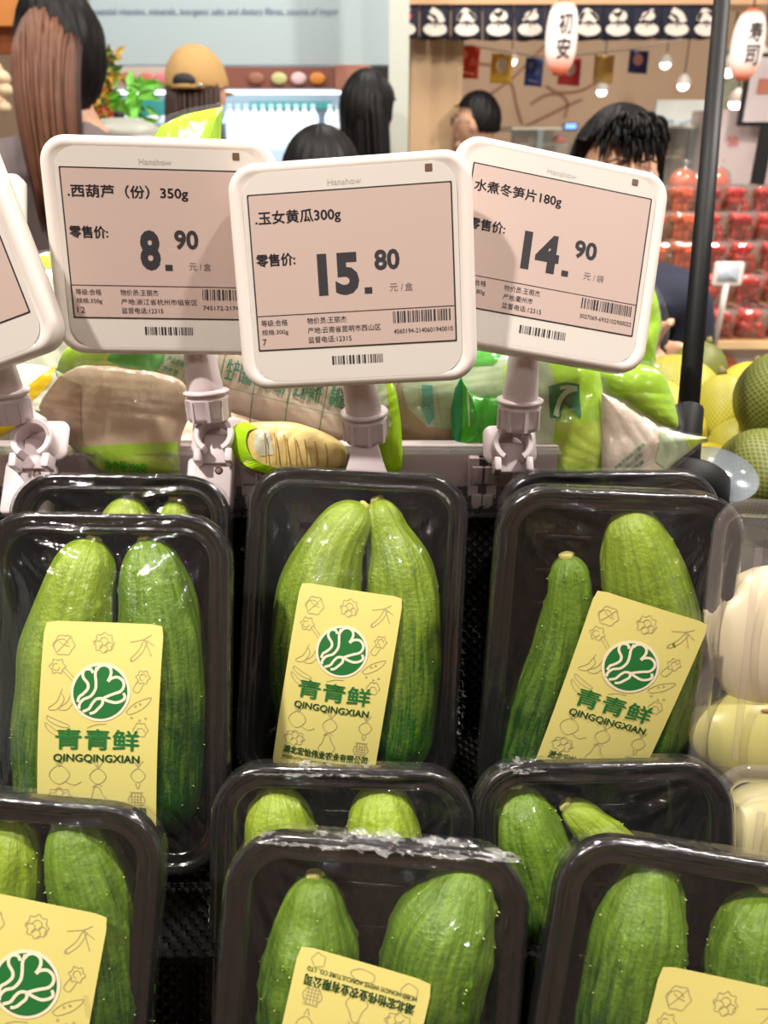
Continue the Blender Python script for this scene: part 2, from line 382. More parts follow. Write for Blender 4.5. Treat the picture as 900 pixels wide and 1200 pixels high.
def samp(hf, x, y):
    xs, ys, H = hf; fx = np.clip((x-xs[0])/(xs[1]-xs[0]), 0, len(xs)-1.001); fy = np.clip((y-ys[0])/(ys[1]-ys[0]), 0, len(ys)-1.001)
    i = int(fx); j = int(fy); a = fx-i; b = fy-j
    return H[j, i]*(1-a)*(1-b)+H[j, i+1]*a*(1-b)+H[j+1, i]*(1-a)*b+H[j+1, i+1]*a*b

# sticker artwork, width = 1, height = 1.85
def sticker_art():
    g = Print(); dk = Print(); ln = Print(); cr_ = Print(); gd = Print()
    cr_.disc((.5, .59), .25); gd.disc((.5, .59), .226)
    wl = Print(); W = .024; C = lambda pts: [(.5+(x-380)/680, .59+(y-455)/680) for x, y in pts]
    for pts in ([(332, 345), (318, 325), (290, 325), (275, 345), (280, 375), (305, 405), (308, 435), (285, 465), (262, 485), (255, 515)],
                [(352, 310), (345, 350), (352, 400), (350, 440), (325, 480), (285, 500), (265, 530), (265, 555)],
                [(352, 330), (365, 308), (395, 298), (425, 312), (435, 340), (428, 370), (418, 390)],
                [(420, 392), (440, 372), (475, 365), (505, 385), (512, 415), (495, 445), (455, 462), (415, 480), (395, 492)],
                [(395, 492), (430, 505), (470, 512), (505, 500), (522, 480), (512, 455)],
                [(392, 490), (360, 495), (338, 520), (320, 552), (285, 570)],
                [(392, 490), (395, 520), (372, 550), (350, 572), (325, 580)]):
        wl.line(C(pts), W, sm=5)
    g.text('青青鲜', .145, .91, .84, 1.085, .022)
    dk.text('QINGQINGXIAN', .13, 1.125, .85, 1.205, .02)
    co = Print(); co.text('湖北宏怡伟业农业有限公司', .09, 1.585, .91, 1.665, .03)
    co.text('HUBEI HONGYI WEIYE AGRICULTURE CO., LTD', .09, 1.69, .91, 1.73, .012)
    lw = .0062
    def blob(c, r, n=9, am=.18, ph=0., ry=1.):
        ln.line([(c[0]+r*(1+am*math.cos(n/2*t*2+ph))*math.cos(t), c[1]+ry*r*(1+am*math.cos(n/2*t*2+ph))*math.sin(t)) for t in [2*PI*k/(n*2) for k in range(n*2)]], lw, True, 3)
    def arc(c, r, a0, a1, ry=1.): ln.line([(c[0]+r*math.cos(math.radians(a0+(a1-a0)*k/5)), c[1]+ry*r*math.sin(math.radians(a0+(a1-a0)*k/5))) for k in range(6)], lw, False, 3)
    blob((.17, .2), .085, 6, .08); arc((.15, .21), .06, 150, 340); ln.line([(.12, .26), (.17, .2), (.22, .13)], lw); ln.line([(.17, .2), (.13, .17)], lw); ln.line([(.17, .2), (.22, .21)], lw)
    blob((.5, .17), .08, 8, .12); [arc((.5+dx, .19+dy), .035, 180, 420) for dx, dy in ((-.045, 0), (0, -.03), (.045, .01), (0, .035))]
    ln.line([(.73, .3), (.8, .22), (.84, .12)], lw); ln.line([(.755, .32), (.83, .24), (.87, .14)], lw); [ln.line([(.84+.0, .13), (.9+a, .12+b)], lw) for a, b in ((0, -.03), (.03, .06), (.01, .15), (-.18, .04))]; ln.disc((.74, .31), .012, 10)
    blob((.13, .38), .06, 6, .16); arc((.12, .385), .03, 0, 300); ln.line([(.17, .41), (.26, .5)], lw); ln.line([(.19, .39), (.27, .47)], lw)
    blob((.85, .45), .055, 6, .16); ln.line([(.81, .48), (.77, .56), (.82, .58), (.86, .5)], lw); arc((.85, .45), .028, 90, 360)
    for dx in (0, .085): ln.line([(.17+dx, .6), (.14+dx, .68), (.08+dx, .73), (.09+dx, .75), (.15+dx, .74), (.2+dx, .66), (.17+dx, .6)], lw); ln.line([(.17+dx, .6), (.18+dx, .57)], lw)
    ln.line([(.72, .75), (.8, .67), (.93, .62), (.87, .71), (.76, .77), (.72, .75)], lw); [ln.line([(x+.01*math.cos(t), y+.01*math.sin(t)) for t in (0, 2, 4)], lw*.8, True) for x, y in ((.8, .7), (.84, .68), (.77, .8), (.84, .82), (.89, .8))]
    ln.line([(.07, .8), (.18, .85), (.25, .88), (.23, .9), (.15, .88), (.07, .83), (.07, .8)], lw); ln.line([(.06, .86), (.14, .92), (.2, .96), (.18, .98), (.1, .94), (.06, .89)], lw, True)
    blob((.85, .9), .06, 6, .1); arc((.85, .92), .035, 180, 360)
    ln.line([(.4, .9), (.47, .87), (.56, .86)], lw)
    for c, t in (((.18, 1.31), 1), ((.5, 1.32), .8), ((.84, 1.3), .7)):
        blob(c, .07*t+.01, 4, .05); ln.line([(c[0], c[1]-.07), (c[0]-.05, c[1]-.14)], lw); ln.line([(c[0], c[1]-.07), (c[0]+.04, c[1]-.13)], lw); ln.line([(c[0], c[1]-.07), (c[0]-.01, c[1]-.15)], lw)
    ln.line([(.23, 1.37), (.3, 1.4), (.36, 1.37)], lw); ln.line([(.82, 1.37), (.84, 1.42), (.86, 1.37)], lw)
    blob((.18, 1.5), .095, 8, .1, 0, .75); [arc((.18+dx, 1.5+dy), .033, 180, 430) for dx, dy in ((-.05, 0), (.0, -.03), (.05, 0), (0, .035))]
    ln.line([(.47, 1.42), (.45, 1.5), (.42, 1.56), (.46, 1.6), (.54, 1.6), (.58, 1.54), (.54, 1.48), (.51, 1.42)], lw, True); ln.line([(.45, 1.42), (.5, 1.39), (.54, 1.41)], lw)
    blob((.83, 1.52), .07, 6, .04); [ln.line([(.775, 1.49+.025*k), (.885, 1.49+.025*k)], lw*.8) for k in range(4)]; [ln.line([(.79+.025*k, 1.46), (.79+.025*k, 1.58)], lw*.8) for k in range(4)]; ln.line([(.77, 1.45), (.89, 1.45)], lw)
    blob((.15, 1.74), .06, 5, .06); blob((.5, 1.76), .09, 5, .04, 0, .5); blob((.84, 1.78), .05, 5, .1)
    return dict(g=g, dk=dk, co=co, ln=ln, cr=cr_, gd=gd, wl=wl)
ART = sticker_art()

def sticker(fr, root, hf, tl, tr, w=.0595, flip=False, part_label=None, hgt=1.85, offset=(0, 0)):
    p0, _ = fr.loc(*tl, .016); p1, _ = fr.loc(*tr, .016)
    ex = (p1-p0)[:2]; ex /= np.linalg.norm(ex); ey = np.array([ex[1], -ex[0]])   # ey = downwards
    p0 = p0[:2]; h = w*hgt
    if flip: p0 = p0+ex*w+ey*h; ex, ey = -ex, -ey
    def inpl(u, v): return p0+ex*u*w+ey*v*w
    # quadratic patch through the film heights
    us = np.linspace(0, 1, 9); vs = np.linspace(0, hgt, 13); A = []; B = []
    for u in us:
        for v in vs:
            q = inpl(u, v)
            if q[1] < -TL: continue
            A.append([1, u, v, u*u, v*v, u*v]); B.append(samp(hf, *q))
    A = np.array(A); B = np.array(B); co = np.linalg.lstsq(A, B, rcond=None)[0]
    sh = min((B-A@co).max(), .0035)
    def S(e):
        def f(u, v):
            q = inpl(u, v); uu, vv = u, v
            return (q[0], q[1], float(np.dot(co, [1, uu, vv, uu*uu, vv*vv, uu*vv]))+sh+.0004+e)
        return f
    # flatten film under the sticker
    xs, ys, H = hf
    for j, y in enumerate(ys):
        for i, x in enumerate(xs):
            d = np.array([x, y])-p0; u = np.dot(d, ex)/w; v = np.dot(d, ey)/w
            if -.05 < u < 1.05 and -.05 < v < hgt+.05: H[j, i] = min(H[j, i], S(-.0006)(u, v)[2])
    out = [(x+.5, hgt/2-y) for x, y in rrect(.5, hgt/2, .045, 5, 1)]
    # gridded body so that it bends
    nu, nv = 10, 18; V = []; F = []
    for j in range(nv+1):
        for i in range(nu+1):
            u, v = i/nu, hgt*j/nv
            r = .05
            if j in (0, nv) and i in (0, nu): u += .015 if i == 0 else -.015; v += .015 if j == 0 else -.015
            V.append(S(0)(u, v))
    for j in range(nv):
        for i in range(nu): a = j*(nu+1)+i; F.append((a, a+nu+1, a+nu+2, a+1))
    lb = link('sticker', V, F, M_label, root)
    if part_label: lb['label'] = part_label
    sd = lb.modifiers.new('thick', 'SOLIDIFY'); sd.thickness = .00012; sd.offset = -1; lb.modifiers.new('crisp', 'EDGE_SPLIT')
    ART['ln'].build('vegetable_sketches', M_lineink, lb, S(.0002)); ART['cr'].build('emblem_ring', M_cream, lb, S(.0003))
    ART['gd'].build('emblem_disc', M_gink, lb, S(.00045)); ART['wl'].build('emblem_lines', M_cream, lb, S(.0006))
    ART['g'].build('title_lettering', M_gink, lb, S(.0004)); ART['dk'].build('latin_title_lettering', M_dkgink, lb, S(.0004)); ART['co'].build('company_lettering', M_dkgink, lb, S(.0004))['kind'] = 'stuff'
    return lb

def tray(px, py, wpx, roll, label, cucs=(), stick=None, film=True, crumple=False, lean=LEAN, yaw=0):
    z = FPX*TW/wpx; fr = TrayFrame(px, py, z, roll, lean, yaw)
    root = empty('food_tray', label=label, cat='tray', group='wrapped cucumber trays', M=fr.M)
    cyc = -TL/2
    prof = [(.0025, -.0095), (.0002, -.0092), (0, -.0015), (.0008, -.0003), (.0022, 0), (.0040, -.0003), (.0048, -.0016), (.0075, -.0019), (.0086, -.0012), (.0100, -.0016), (.0112, -.004), (.0150, -.022), (.0175, -.032), (.0215, -.0355), (.030, -.0362)]
    v, f = slab(TW/2, TL/2, TR, prof, 0, cyc, nc=8, cap0=False)
    body = link('tray_body', v, f, M_tray, root)
    # moulded ribs across the floor and up the side walls, as on food trays
    mb = MB()
    for k in range(7):
        y = -.035-.02*k; mb.box((0, y, -.0357), (.075, .004, .0012))
    rb = mb.build('floor_ribs', M_tray, root); bevel(rb, .0005, 1)
    cs = [cucumber(fr, c[0], c[1], CM[c[2]], c[3]) for c in cucs]
    hf = height_field(cs)
    if stick: sticker(fr, root, hf, **stick)
    if film:
        rings = []; NR = 34
        r_ = np.random.default_rng(int(abs(px*7+py)))
        k1, k2, k3 = r_.uniform(0, 6, 3)
        def cw(x, y):      # tension pleats fanning out of the four corners
            h = 0
            for sx in (-1, 1):
                for sy in (0, -TL):
                    dx, dy = x-sx*TW/2, y-sy; d = math.hypot(dx, dy); a = math.atan2(dy, dx)
                    if .010 < d < .060: h += .0013*math.sin(a*26+k1*sx+k2)*math.sin(PI*(d-.010)/.05)
            return h
        def Hh(x, y, t):
            e = min(1, t*6)
            wr = 1.5*.00025*math.sin(700*(x*math.cos(k1)+y*math.sin(k1))+6*math.sin(60*y+k2))+.0003*math.sin(420*(x+y*.3)+5*math.sin(90*x+k3))
            return samp(hf, x, y)+.0003+wr*e*.6+cw(x, y)
        rings.append([(x, y, -.013) for x, y in rrect(TW/2+.0006, TL/2+.0006, TR, 10, 14, 0, cyc)])
        rings.append([(x, y, -.0005) for x, y in rrect(TW/2+.0008, TL/2+.0008, TR, 10, 14, 0, cyc)])
        for k in range(NR):
            t = k/(NR-1); ins = t*(TW/2-.004)+.0006
            rings.append([(x, y, Hh(x, y, t)) for x, y in rrect(TW/2-ins, TL/2-ins, TR-ins*.4, 10, 14, 0, cyc)])
        v, f = loft(rings, False, True)
        link('cling_film', v, f, M_film, root)
        # gathered film folded over the top rim
    if crumple:
        x0, x1, hgt = crumple; n = 60; V = []; F = []; m_ = 7
        for i in range(n+1):
            for j in range(m_+1):
                x = x0+(x1-x0)*i/n; t = j/m_; env = math.sin(PI*i/n)**.6
                V.append((x+.0012*rng.normal(), -.003+hgt*env*t*(.7+.3*math.sin(i*.5)*math.sin(i*.23)), .0015-.008*t+.0022*rng.normal()*env))
        for i in range(n):
            for j in range(m_): a = i*(m_+1)+j; F.append((a, a+1, a+m_+2, a+m_+1))
        g_ = link('film_gather', V, F, M_filmC, root); g_['label'] = 'crumpled cling film gathered over the rim'
    return fr, root

# upper row
tray(140, 556, 256, 0.6, 'black tray at upper left, half hidden behind another, two pale stem ends showing',
     [([(140, 580, 0), (138, 618, 34), (134, 680, 42), (132, 760, 44), (132, 850, 40), (132, 915, 0)], 'broad cucumber end peeking over the left tray of the upper row', 2, 11),
      ([(196, 583, 0), (197, 620, 20), (200, 680, 34), (203, 760, 40), (204, 850, 38), (204, 915, 0)], 'narrow cucumber end peeking over the left tray of the upper row', 2, 12)])
tray(124, 602, 289, 0.7, 'large black tray with two cucumbers, front one at the left of the upper row',
     [([(100, 632, 0), (86, 680, 40), (70, 767, 56), (63, 840, 57), (60, 915, 52), (64, 990, 0)], 'left cucumber in the leftmost tray of the upper row', 0, 1),
      ([(161, 632, 0), (170, 675, 40), (180, 745, 51), (185, 823, 53), (184, 905, 50), (178, 990, 0)], 'right cucumber in the leftmost tray of the upper row, beside the sticker', 1, 2)],
     dict(tl=(53, 727), tr=(182, 733)))
tray(422, 552, 257, 3.0, 'black tray with two curved cucumbers, middle of the upper row',
     [([(428, 592, 0), (398, 628, 34), (374, 690, 50), (366, 757, 53), (369, 832, 50), (378, 880, 43), (388, 925, 0)], 'curved cucumber on the left in the middle tray of the upper row', 0, 3),
      ([(441, 584, 0), (453, 622, 24), (468, 665, 40), (473, 720, 46), (474, 780, 47), (470, 850, 44), (458, 915, 0)], 'pointed cucumber on the right in the middle tray of the upper row', 0, 4)],
     dict(tl=(353, 681), tr=(468, 700)))
tray(717, 554, 257, -0.3, lean=math.radians(12), label= 'black tray showing only its top rim behind the right tray of the upper row', cucs=[])
tray(734, 577, 292, 2.5, lean=math.radians(12), label= 'black tray with a short and a long cucumber, right of the upper row',
     cucs=[([(672, 661, 0), (676, 695, 26), (667, 770, 36), (648, 835, 43), (630, 895, 45), (618, 955, 0)], 'lower slanting cucumber on the left in the right tray of the upper row', 1, 5),
      ([(742, 601, 0), (753, 640, 40), (765, 690, 51), (776, 745, 54), (779, 800, 50), (772, 850, 44), (755, 915, 0)], 'tall thick cucumber on the right in the right tray of the upper row', 0, 6)],
     stick=dict(tl=(703, 695), tr=(821, 727)))
# lower row
tray(403, 902, 306, 1.3, 'black tray tucked behind the bottom middle tray, two cucumber tips showing',
     [([(318, 932, 0), (322, 985, 42), (325, 1050, 48), (330, 1120, 50), (334, 1180, 46), (338, 1240, 0)], 'small cucumber tip at the left, behind the bottom middle tray', 2, 7),
      ([(446, 929, 0), (449, 980, 44), (454, 1050, 50), (458, 1120, 52), (460, 1180, 48), (460, 1245, 0)], 'small cucumber tip at the right, behind the bottom middle tray', 2, 8)], crumple=(-.046, .028, .005))
tray(707, 895, 304, -1.1, 'black tray mostly empty looking, tucked behind the bottom right tray',
     [([(612, 935, 0), (622, 985, 44), (640, 1040, 48), (650, 1100, 48), (655, 1150, 44), (655, 1215, 0)], 'tall cucumber with yellow tip behind the bottom right tray', 1, 9),
      ([(672, 959, 0), (704, 985, 22), (738, 1030, 38), (752, 1090, 44), (756, 1150, 42), (752, 1215, 0)], 'thin pale cucumber bending right behind the bottom right tray', 2, 10)], crumple=(-.052, -.03, .005))
tray(19, 937, 350, 5.0, 'black tray cut off by the left edge of the bottom row',
     [([(-10, 978, 0), (-15, 1030, 42), (-22, 1100, 50), (-25, 1170, 52), (-28, 1240, 50), (-30, 1310, 0)], 'cucumber cut off by the left edge in the bottom left tray', 0, 13),
      ([(60, 970, 0), (72, 1012, 42), (88, 1060, 50), (102, 1120, 54), (110, 1190, 54), (112, 1250, 50), (110, 1320, 0)], 'big cucumber right of the sticker in the bottom left tray', 1, 14)],
     dict(tl=(-47, 1058), tr=(91, 1083)))
tray(446, 989, 357, 4.5, 'black tray with a crumpled film top, middle of the bottom row',
     [([(365, 1045, 0), (364, 1088, 42), (362, 1130, 57), (357, 1190, 60), (352, 1250, 58), (350, 1330, 0)], 'left cucumber with a scarred tip in the bottom middle tray', 1, 15),
      ([(556, 1024, 0), (543, 1068, 50), (522, 1115, 66), (508, 1170, 67), (497, 1240, 62), (488, 1330, 0)], 'fat ribbed cucumber at the right in the bottom middle tray', 1, 16)],
     dict(tl=(349, 1119), tr=(502, 1153), flip=True, part_label='yellow sticker turned upside down', w=.0565), crumple=(-.052, .06, .007))
tray(842, 1003, 362, 9.0, 'black tray cut off by the right edge of the bottom row',
     [([(779, 1019, 0), (776, 1058, 42), (764, 1110, 57), (750, 1180, 60), (738, 1250, 58), (728, 1325, 0)], 'left cucumber in the bottom right tray, seen through glare', 1, 17),
      ([(922, 1066, 0), (910, 1110, 48), (902, 1180, 58), (892, 1250, 58), (885, 1320, 0)], 'dark cucumber at the right edge in the bottom right tray', 1, 18)],
     dict(tl=(781, 1140), tr=(900, 1168)))

# ------------------------------------------------------------------ woven black display liner (tiers)
M_weave = mat('black woven plastic', (10, 9, 9), .20, Specular_IOR_Level=.35)
def weave(name, o, ex, ey, w, h, pitch=.0036, parent=None):
    n = np.cross(ex, ey); mb = MB(); nx = int(w/pitch); ny = int(h/pitch)
    V = []; F = []
    for d in (0, 1):
        na, nb = (nx, ny) if d == 0 else (ny, nx); st = nb*2
        for i in range(na):
            b = len(V)
            for k in range(st+1):
                ph = k/2; hgt = .0006*math.cos(PI*(ph+i+d)+0)
                for s_ in (-1, 1):
                    a_ = (i+.5)*pitch+s_*pitch*.38; c_ = ph*pitch
                    q = (a_, c_) if d == 0 else (c_, a_)
                    V.append(o+ex*q[0]+ey*q[1]+n*hgt)
            for k in range(st): F.append((b+2*k, b+2*k+1, b+2*k+3, b+2*k+2))
    ob = link(name, V, F, M_weave, parent, False); ob['kind'] = 'stuff'; return ob
base = np.array([0, 0, 1.45])
def P3(y, z, x=0): return np.array([x, y, 1.45+z])
stand = empty('display_stand', (0, 0, 0), 'black tiered produce stand lined with woven plastic mat under the cucumber trays', 'display stand')
up = np.array([0, math.sin(LEAN), math.cos(LEAN)]); X_ = np.array([1.0, 0, 0])
# back panel behind the upper row
bk = P3(.425, -.365, -.42)
weave('woven_mat', bk, X_, up, .62, .168, parent=stand)
weave('woven_mat', P3(.265, -.366, -.42), X_, np.array([0, 1.0, 0]), .84, .165, parent=stand)
weave('woven_mat', P3(.245, -.462, -.42), X_, up*1.0, .84, .10, parent=stand)
weave('woven_mat', P3(.03, -.463, -.42), X_, np.array([0, 1.0, 0]), .84, .215, parent=stand)
M_blk = mat('black stand panel', (20, 19, 20), .5, vary=.2)
mb = MB()
mb.box((-.115, .486, 1.45-.292), (.63, .02, .168), R=np.array([[1, 0, 0], [0, math.cos(LEAN), math.sin(LEAN)], [0, -math.sin(LEAN), math.cos(LEAN)]]))
mb.box((-.02, .36, 1.45-.378), (.80, .17, .012)); mb.box((-.02, .302, 1.45-.43), (.80, .02, .1)); mb.box((-.02, .14, 1.45-.476), (.80, .26, .012))
mb.build('tier_panels', M_blk, stand)
mb = MB(); mb.box((.1, .80, .5), (1.7, .60, .88)); mb.box((0, .12, .47), (.86, .25, .94)); mb.build('cabinet_body', M_blk, stand)
#@@PART2
# ------------------------------------------------------------------ electronic price tags on clips
def pose(corners, w, h):
    P = [(-w/2, h/2), (w/2, h/2), (w/2, -h/2), (-w/2, -h/2)]; A = []
    for (X, Y), (px, py) in zip(P, corners):
        u, v = (px-450)/FPX, (600-py)/FPX
        A.append([X, Y, 1, 0, 0, 0, -u*X, -u*Y, -u]); A.append([0, 0, 0, X, Y, 1, -v*X, -v*Y, -v])
    H = np.linalg.svd(np.array(A))[2][-1].reshape(3, 3)
    H /= (np.linalg.norm(H[:, 0])+np.linalg.norm(H[:, 1]))/2
    if H[2, 2] < 0: H = -H
    B = np.stack([XV, UV_, FV], 1); a = B @ H[:, 0]; b = B @ H[:, 1]; t = CAM + B @ H[:, 2]
    a /= np.linalg.norm(a); b -= a*np.dot(a, b)*.5; b /= np.linalg.norm(b); a -= b*np.dot(a, b); a /= np.linalg.norm(a); n = np.cross(a, b)
    return t, a, b, n
SW, SH = .119, .0893
def price_tag(label, fr, data, stem_px, collar_px, collar_z, clip_px, clip_kind='ring', base=True, sc_=.91):
    t, ex, ey, n = fr; t = CAM+(t-CAM)*sc_; SCM = Matrix.Scale(sc_, 4)
    root = empty('price_tag', label=label, cat='price tag', group='electronic price tags on clips', M=frameM(t, ex, ey, n) @ SCM)
    hw, hh = .0718, .0657; cy = -.0025
    c = link('casing', *slab(hw, hh, .0165, [(.004, -.0125), (.0006, -.0105), (0, -.007), (0, .000), (.0004, .0016), (.0018, .0034), (.0036, .0040), (.0058, .0040), (.0064, .0036)], 0, cy, 8), M_white, root)
    pn = link('front_panel', *slab(.0628, .0602, .0150, [(0, .0036), (0, .0041)], 0, -.0035, 8, cap0=False), M_panel, root, False)
    fm = link('screen_frame', *loft([[(x*(1+a), y*(1+a*1.3), z) for x, y in rrect(SW/2, SH/2, .0006, 2)] for a, z in ((.008, .0039), (.008, .0043), (0, .0043))]), M_gap, root, False)
    sc = link('screen', *slab(SW/2-.0004, SH/2-.0004, .0006, [(0, .0042), (0, .0044)], nc=2, cap0=False), M_screen, root, False)
    S = lambda u, v: (SW*(u-.5), SH*(.5-v), .00458)
    S2 = lambda u, v: (SW*(u-.5), SH*(.5-v), .00428)
    p = Print(); d = data; q = Print(); br = Print()
    if d:
        p.text(d['name'], d.get('nu0', .03), .105, d['nu'], .20, .015)
        p.text('零售价:', .02, .375, .215, .455, .022)
        o = d.get('shift', 0)
        p.text(d['int'], *d['intu'][:1], .395, d['intu'][1], .665, .045)
        p.rect(.555+o, .625, .592+o, .665)
        p.text(d['dec'], .61+o, .39, .735+o, .52, .03)
        q.text('元', .68+o, .61, .72+o, .66); q.text('/', .735+o, .615, .745+o, .66); q.text(d['unit'], .755+o, .61, .795+o, .66)
        p.rect(0, .772, 1, .7765)
        for s_, u0, u1, v in (('等级:合格', .02, .155, .80), (d['spec'], .02, .155, .863), (d['num'], .02, .02+.02*len(d['num']), .925),
                              ('物价员:王丽杰', .255, .455, .80), (d['origin'], .255, d['ou'], .863), ('监督电话:12315', .255, .475, .925)):
            p.text(s_, u0, v, u1, v+.042)
        p.barcode(.69, .79, .985, .865, 70, d['seed']); p.text(d['code'], .69, .905, .985, .935)
        br.text('Hanshow', .40, -.068, .565, -.03, .004)
    pr = p.build('screen_lettering', M_ink, sc, S); q.build('unit_lettering', mat('faint ink', (120, 105, 105), .7), sc, S)
    br.build('maker_lettering', mat('grey lettering', (176, 172, 170), .6), root, S2)
    b = Print(); b.barcode(.37, 1.06, .64, 1.118, 62, 99); b.build('casing_barcode', M_ink, root, S2)
    link('light_sensor', *slab(.0021, .0021, .0004, [(0, .0038), (0, .0043)], .0470, .0532, 2, cap0=False), mat('brown sensor', (105, 80, 66), .3), root, False)
    # stem, ball joint and clip, in world space then brought into the tag frame
    Mi = (frameM(t, ex, ey, n) @ SCM).inverted()
    rr_ = ray(*stem_px); o_ = t-n*.020; top = CAM+rr_*(np.dot(o_-CAM, n)/np.dot(rr_, n)); col = at(*collar_px, collar_z)
    ax = top-col; L = np.linalg.norm(ax); ax /= L; side = np.cross(ax, [0, 1, 0]); side /= np.linalg.norm(side); nn = np.cross(side, ax)
    MC = frameM(col, side, -nn if nn[1] > 0 else nn, ax)
    Z = lambda v: xform(xform(v, MC), Mi)
    a2 = np.array([0, .05, 1.0])*.8+ax*.35; a2 /= np.linalg.norm(a2); s2 = np.cross(a2, [0, 1, 0]); s2 /= np.linalg.norm(s2); MC2 = frameM(col, s2, np.cross(a2, s2), a2)
    Z2 = lambda v: xform(xform(v, MC2), Mi)
    v, f = lathe([(.0105, -.002), (.0110, .004), (.0105, .012), (.0092, .03), (.0080, L)], 24); link('stem', Z(v), f, M_pink, root)
    v, f = lathe([(.0095, -.017), (.0122, -.0165), (.0128, -.013), (.0132, -.003), (.0136, -.0022), (.0118, -.0012), (.0118, .0002), (.0142, .0006), (.0146, .0022), (.0120, .0030), (.010, .0034)], 32)
    link('ball_collar', Z2(v), f, M_pink, root)
    mb = MB()
    for k in range(8):
        a = 2*PI*k/8+.2; R = np.array([[math.cos(a), -math.sin(a), 0], [math.sin(a), math.cos(a), 0], [0, 0, 1]])
        mb.box(tuple(R @ np.array([.0131, 0, -.0095])), (.0016, .0022, .0125), R)
    rr = link('collar_ribs', Z2(mb.v), mb.f, M_pink, root, False)
    # clip: open ring plus neck
    cp = at(clip_px[0], clip_px[1]+5, collar_z+.006)
    fx = XV; fy = UV_*.96+FV*.28; fy /= np.linalg.norm(fy); fz = np.cross(fx, fy)
    MK = frameM(cp, fx, fy, fz); K = lambda v: xform(xform(v, MK), Mi)
    ce = (MK.inverted() @ Vector(col)); 
    if clip_kind == 'ring':
        R0, R1 = .0128, .0088; sec = []
        for k in range(33):
            a = math.radians(-58+296*k/32); ca, sa = math.cos(a), math.sin(a)
            w0 = R0*(1+.10*max(0, math.cos(2*a+PI))*0)
            sec.append([(R1*ca, R1*sa, -.007), (w0*ca, w0*sa, -.007), (w0*ca, w0*sa, .005), ((w0-.0008)*ca, (w0-.0008)*sa, .006), ((R1+.0008)*ca, (R1+.0008)*sa, .006), (R1*ca, R1*sa, .005)])
        v, f = loft(sec, True, True); link('clip_ring', K(v), f, M_pink, root, False)
        mb = MB(); mb.box((-.0098, -.0135, -.001), (.0045, .009, .012)); mb.box((.0098, -.0135, -.001), (.0045, .009, .012)); mb.box((0, -.006, -.006), (.017, .02, .002))
        b_ = link('clip_jaws', K(mb.v), mb.f, M_pink, root, False); bevel(b_, .001)
        cdir = np.array([ce[0], ce[1], ce[2]]); 
        v, f = tube([(0, .0115, -.003), (cdir[0]*.4, .017, -.003), (cdir[0]*.9, cdir[1]*.9, cdir[2]*.9)], [.0066, .0050, .0060], 10); link('clip_neck', K(v), f, M_pink, root)
        v, f = slab(.017, .013, .006, [(.001, -.012), (0, -.010), (0, -.009), (.001, -.008)]); link('clip_back_plate', K([(x*1, y+.004, z) for x, y, z in v]), f, M_pink, root)
    else:
        cdir = np.array([ce[0], ce[1], ce[2]])
        rings = []
        for k in range(9):
            tt = k/8; w = .0165*(1-tt)**2+.0062*(1-(1-tt)**2); c0 = np.array([0, -.012, 0])*(1-tt)+cdir*tt
            rings.append([(c0[0]+x, c0[1], c0[2]+z) for x, z in ((w, .003), (-w, .003), (-w, -.003), (w, -.003))])
        v, f = loft(rings, True, True); b_ = link('clip_foot', K(v), f, M_pink, root, False); bevel(b_, .001)
    if base:
        v, f = slab(.0145, .017, .003, [(.001, -.006), (0, -.005), (0, .005), (.0012, .0062)], 0, 0); bp = at(clip_px[0]-5, clip_px[1]+62, collar_z+.012)
        MBs = frameM(bp, XV, fy, fz); g = lambda v: xform(xform(v, MBs), Mi)
        link('clip_base', g(v), f, M_pink, root)
        v, f = lathe([(.0026, .0060), (.0026, .0066), (.0012, .0068)], 16, (.006, .008, 0)); link('screw_hole', g(v), f, mat('brown hole', (90, 60, 48), .5), root)
    return root
DA = dict(name='.西葫芦（份）350g', nu=.64, int='8', intu=(.375, .48), dec='90', shift=-.053, unit='盒', spec='规格:350g', num='12', origin='产地:浙江省杭州市临安区', ou=.66, code='745172-2174572001', seed=3)
DB = dict(name='.玉女黄瓜300g', nu=.455, int='15', intu=(.325, .53), dec='80', unit='盒', spec='规格:300g', num='7', origin='产地:云南省昆明市西山区', ou=.625, code='4060194-2140601940010', seed=4)
DC = dict(name='水煮冬笋片180g', nu0=.02, nu=.50, int='14', intu=(.325, .53), dec='90', unit='袋', spec='规格:180g', num='5', origin='产地:衢州市', ou=.42, code='3027069-6932102900022', seed=5)
pB = pose([(295.8, 233.2), (525.6, 216.1), (531, 396.9), (308.7, 409.8)], SW, SH)
pA = pose([(71.7, 194.5), (302, 200.5), (306.5, 375.5), (89.3, 372.7)], SW, SH)
pC = pose([(552.5, 194), (762.8, 234.8), (738, 395.2), (527, 360)], SW, SH)
def push(p, d):
    r = p[0]-CAM; r = r/np.linalg.norm(r); return (p[0]+r*d, *p[1:])
pA = push(pA, .006); pC = push(pC, .008); pB = push(pB, -.012)
price_tag('white electronic price tag reading 8.90, left of the three large ones', pA, DA, (229, 392), (242, 462), .512, (252, 507))
price_tag('white electronic price tag reading 15.80, in front in the middle', pB, DB, (418, 436), (427, 486), .495, (430, 545), 'foot', False, sc_=.92)
price_tag('white electronic price tag reading 14.90, tilted down to the right', pC, DC, (614, 412), (609, 472), .505, (600, 517), base=False)
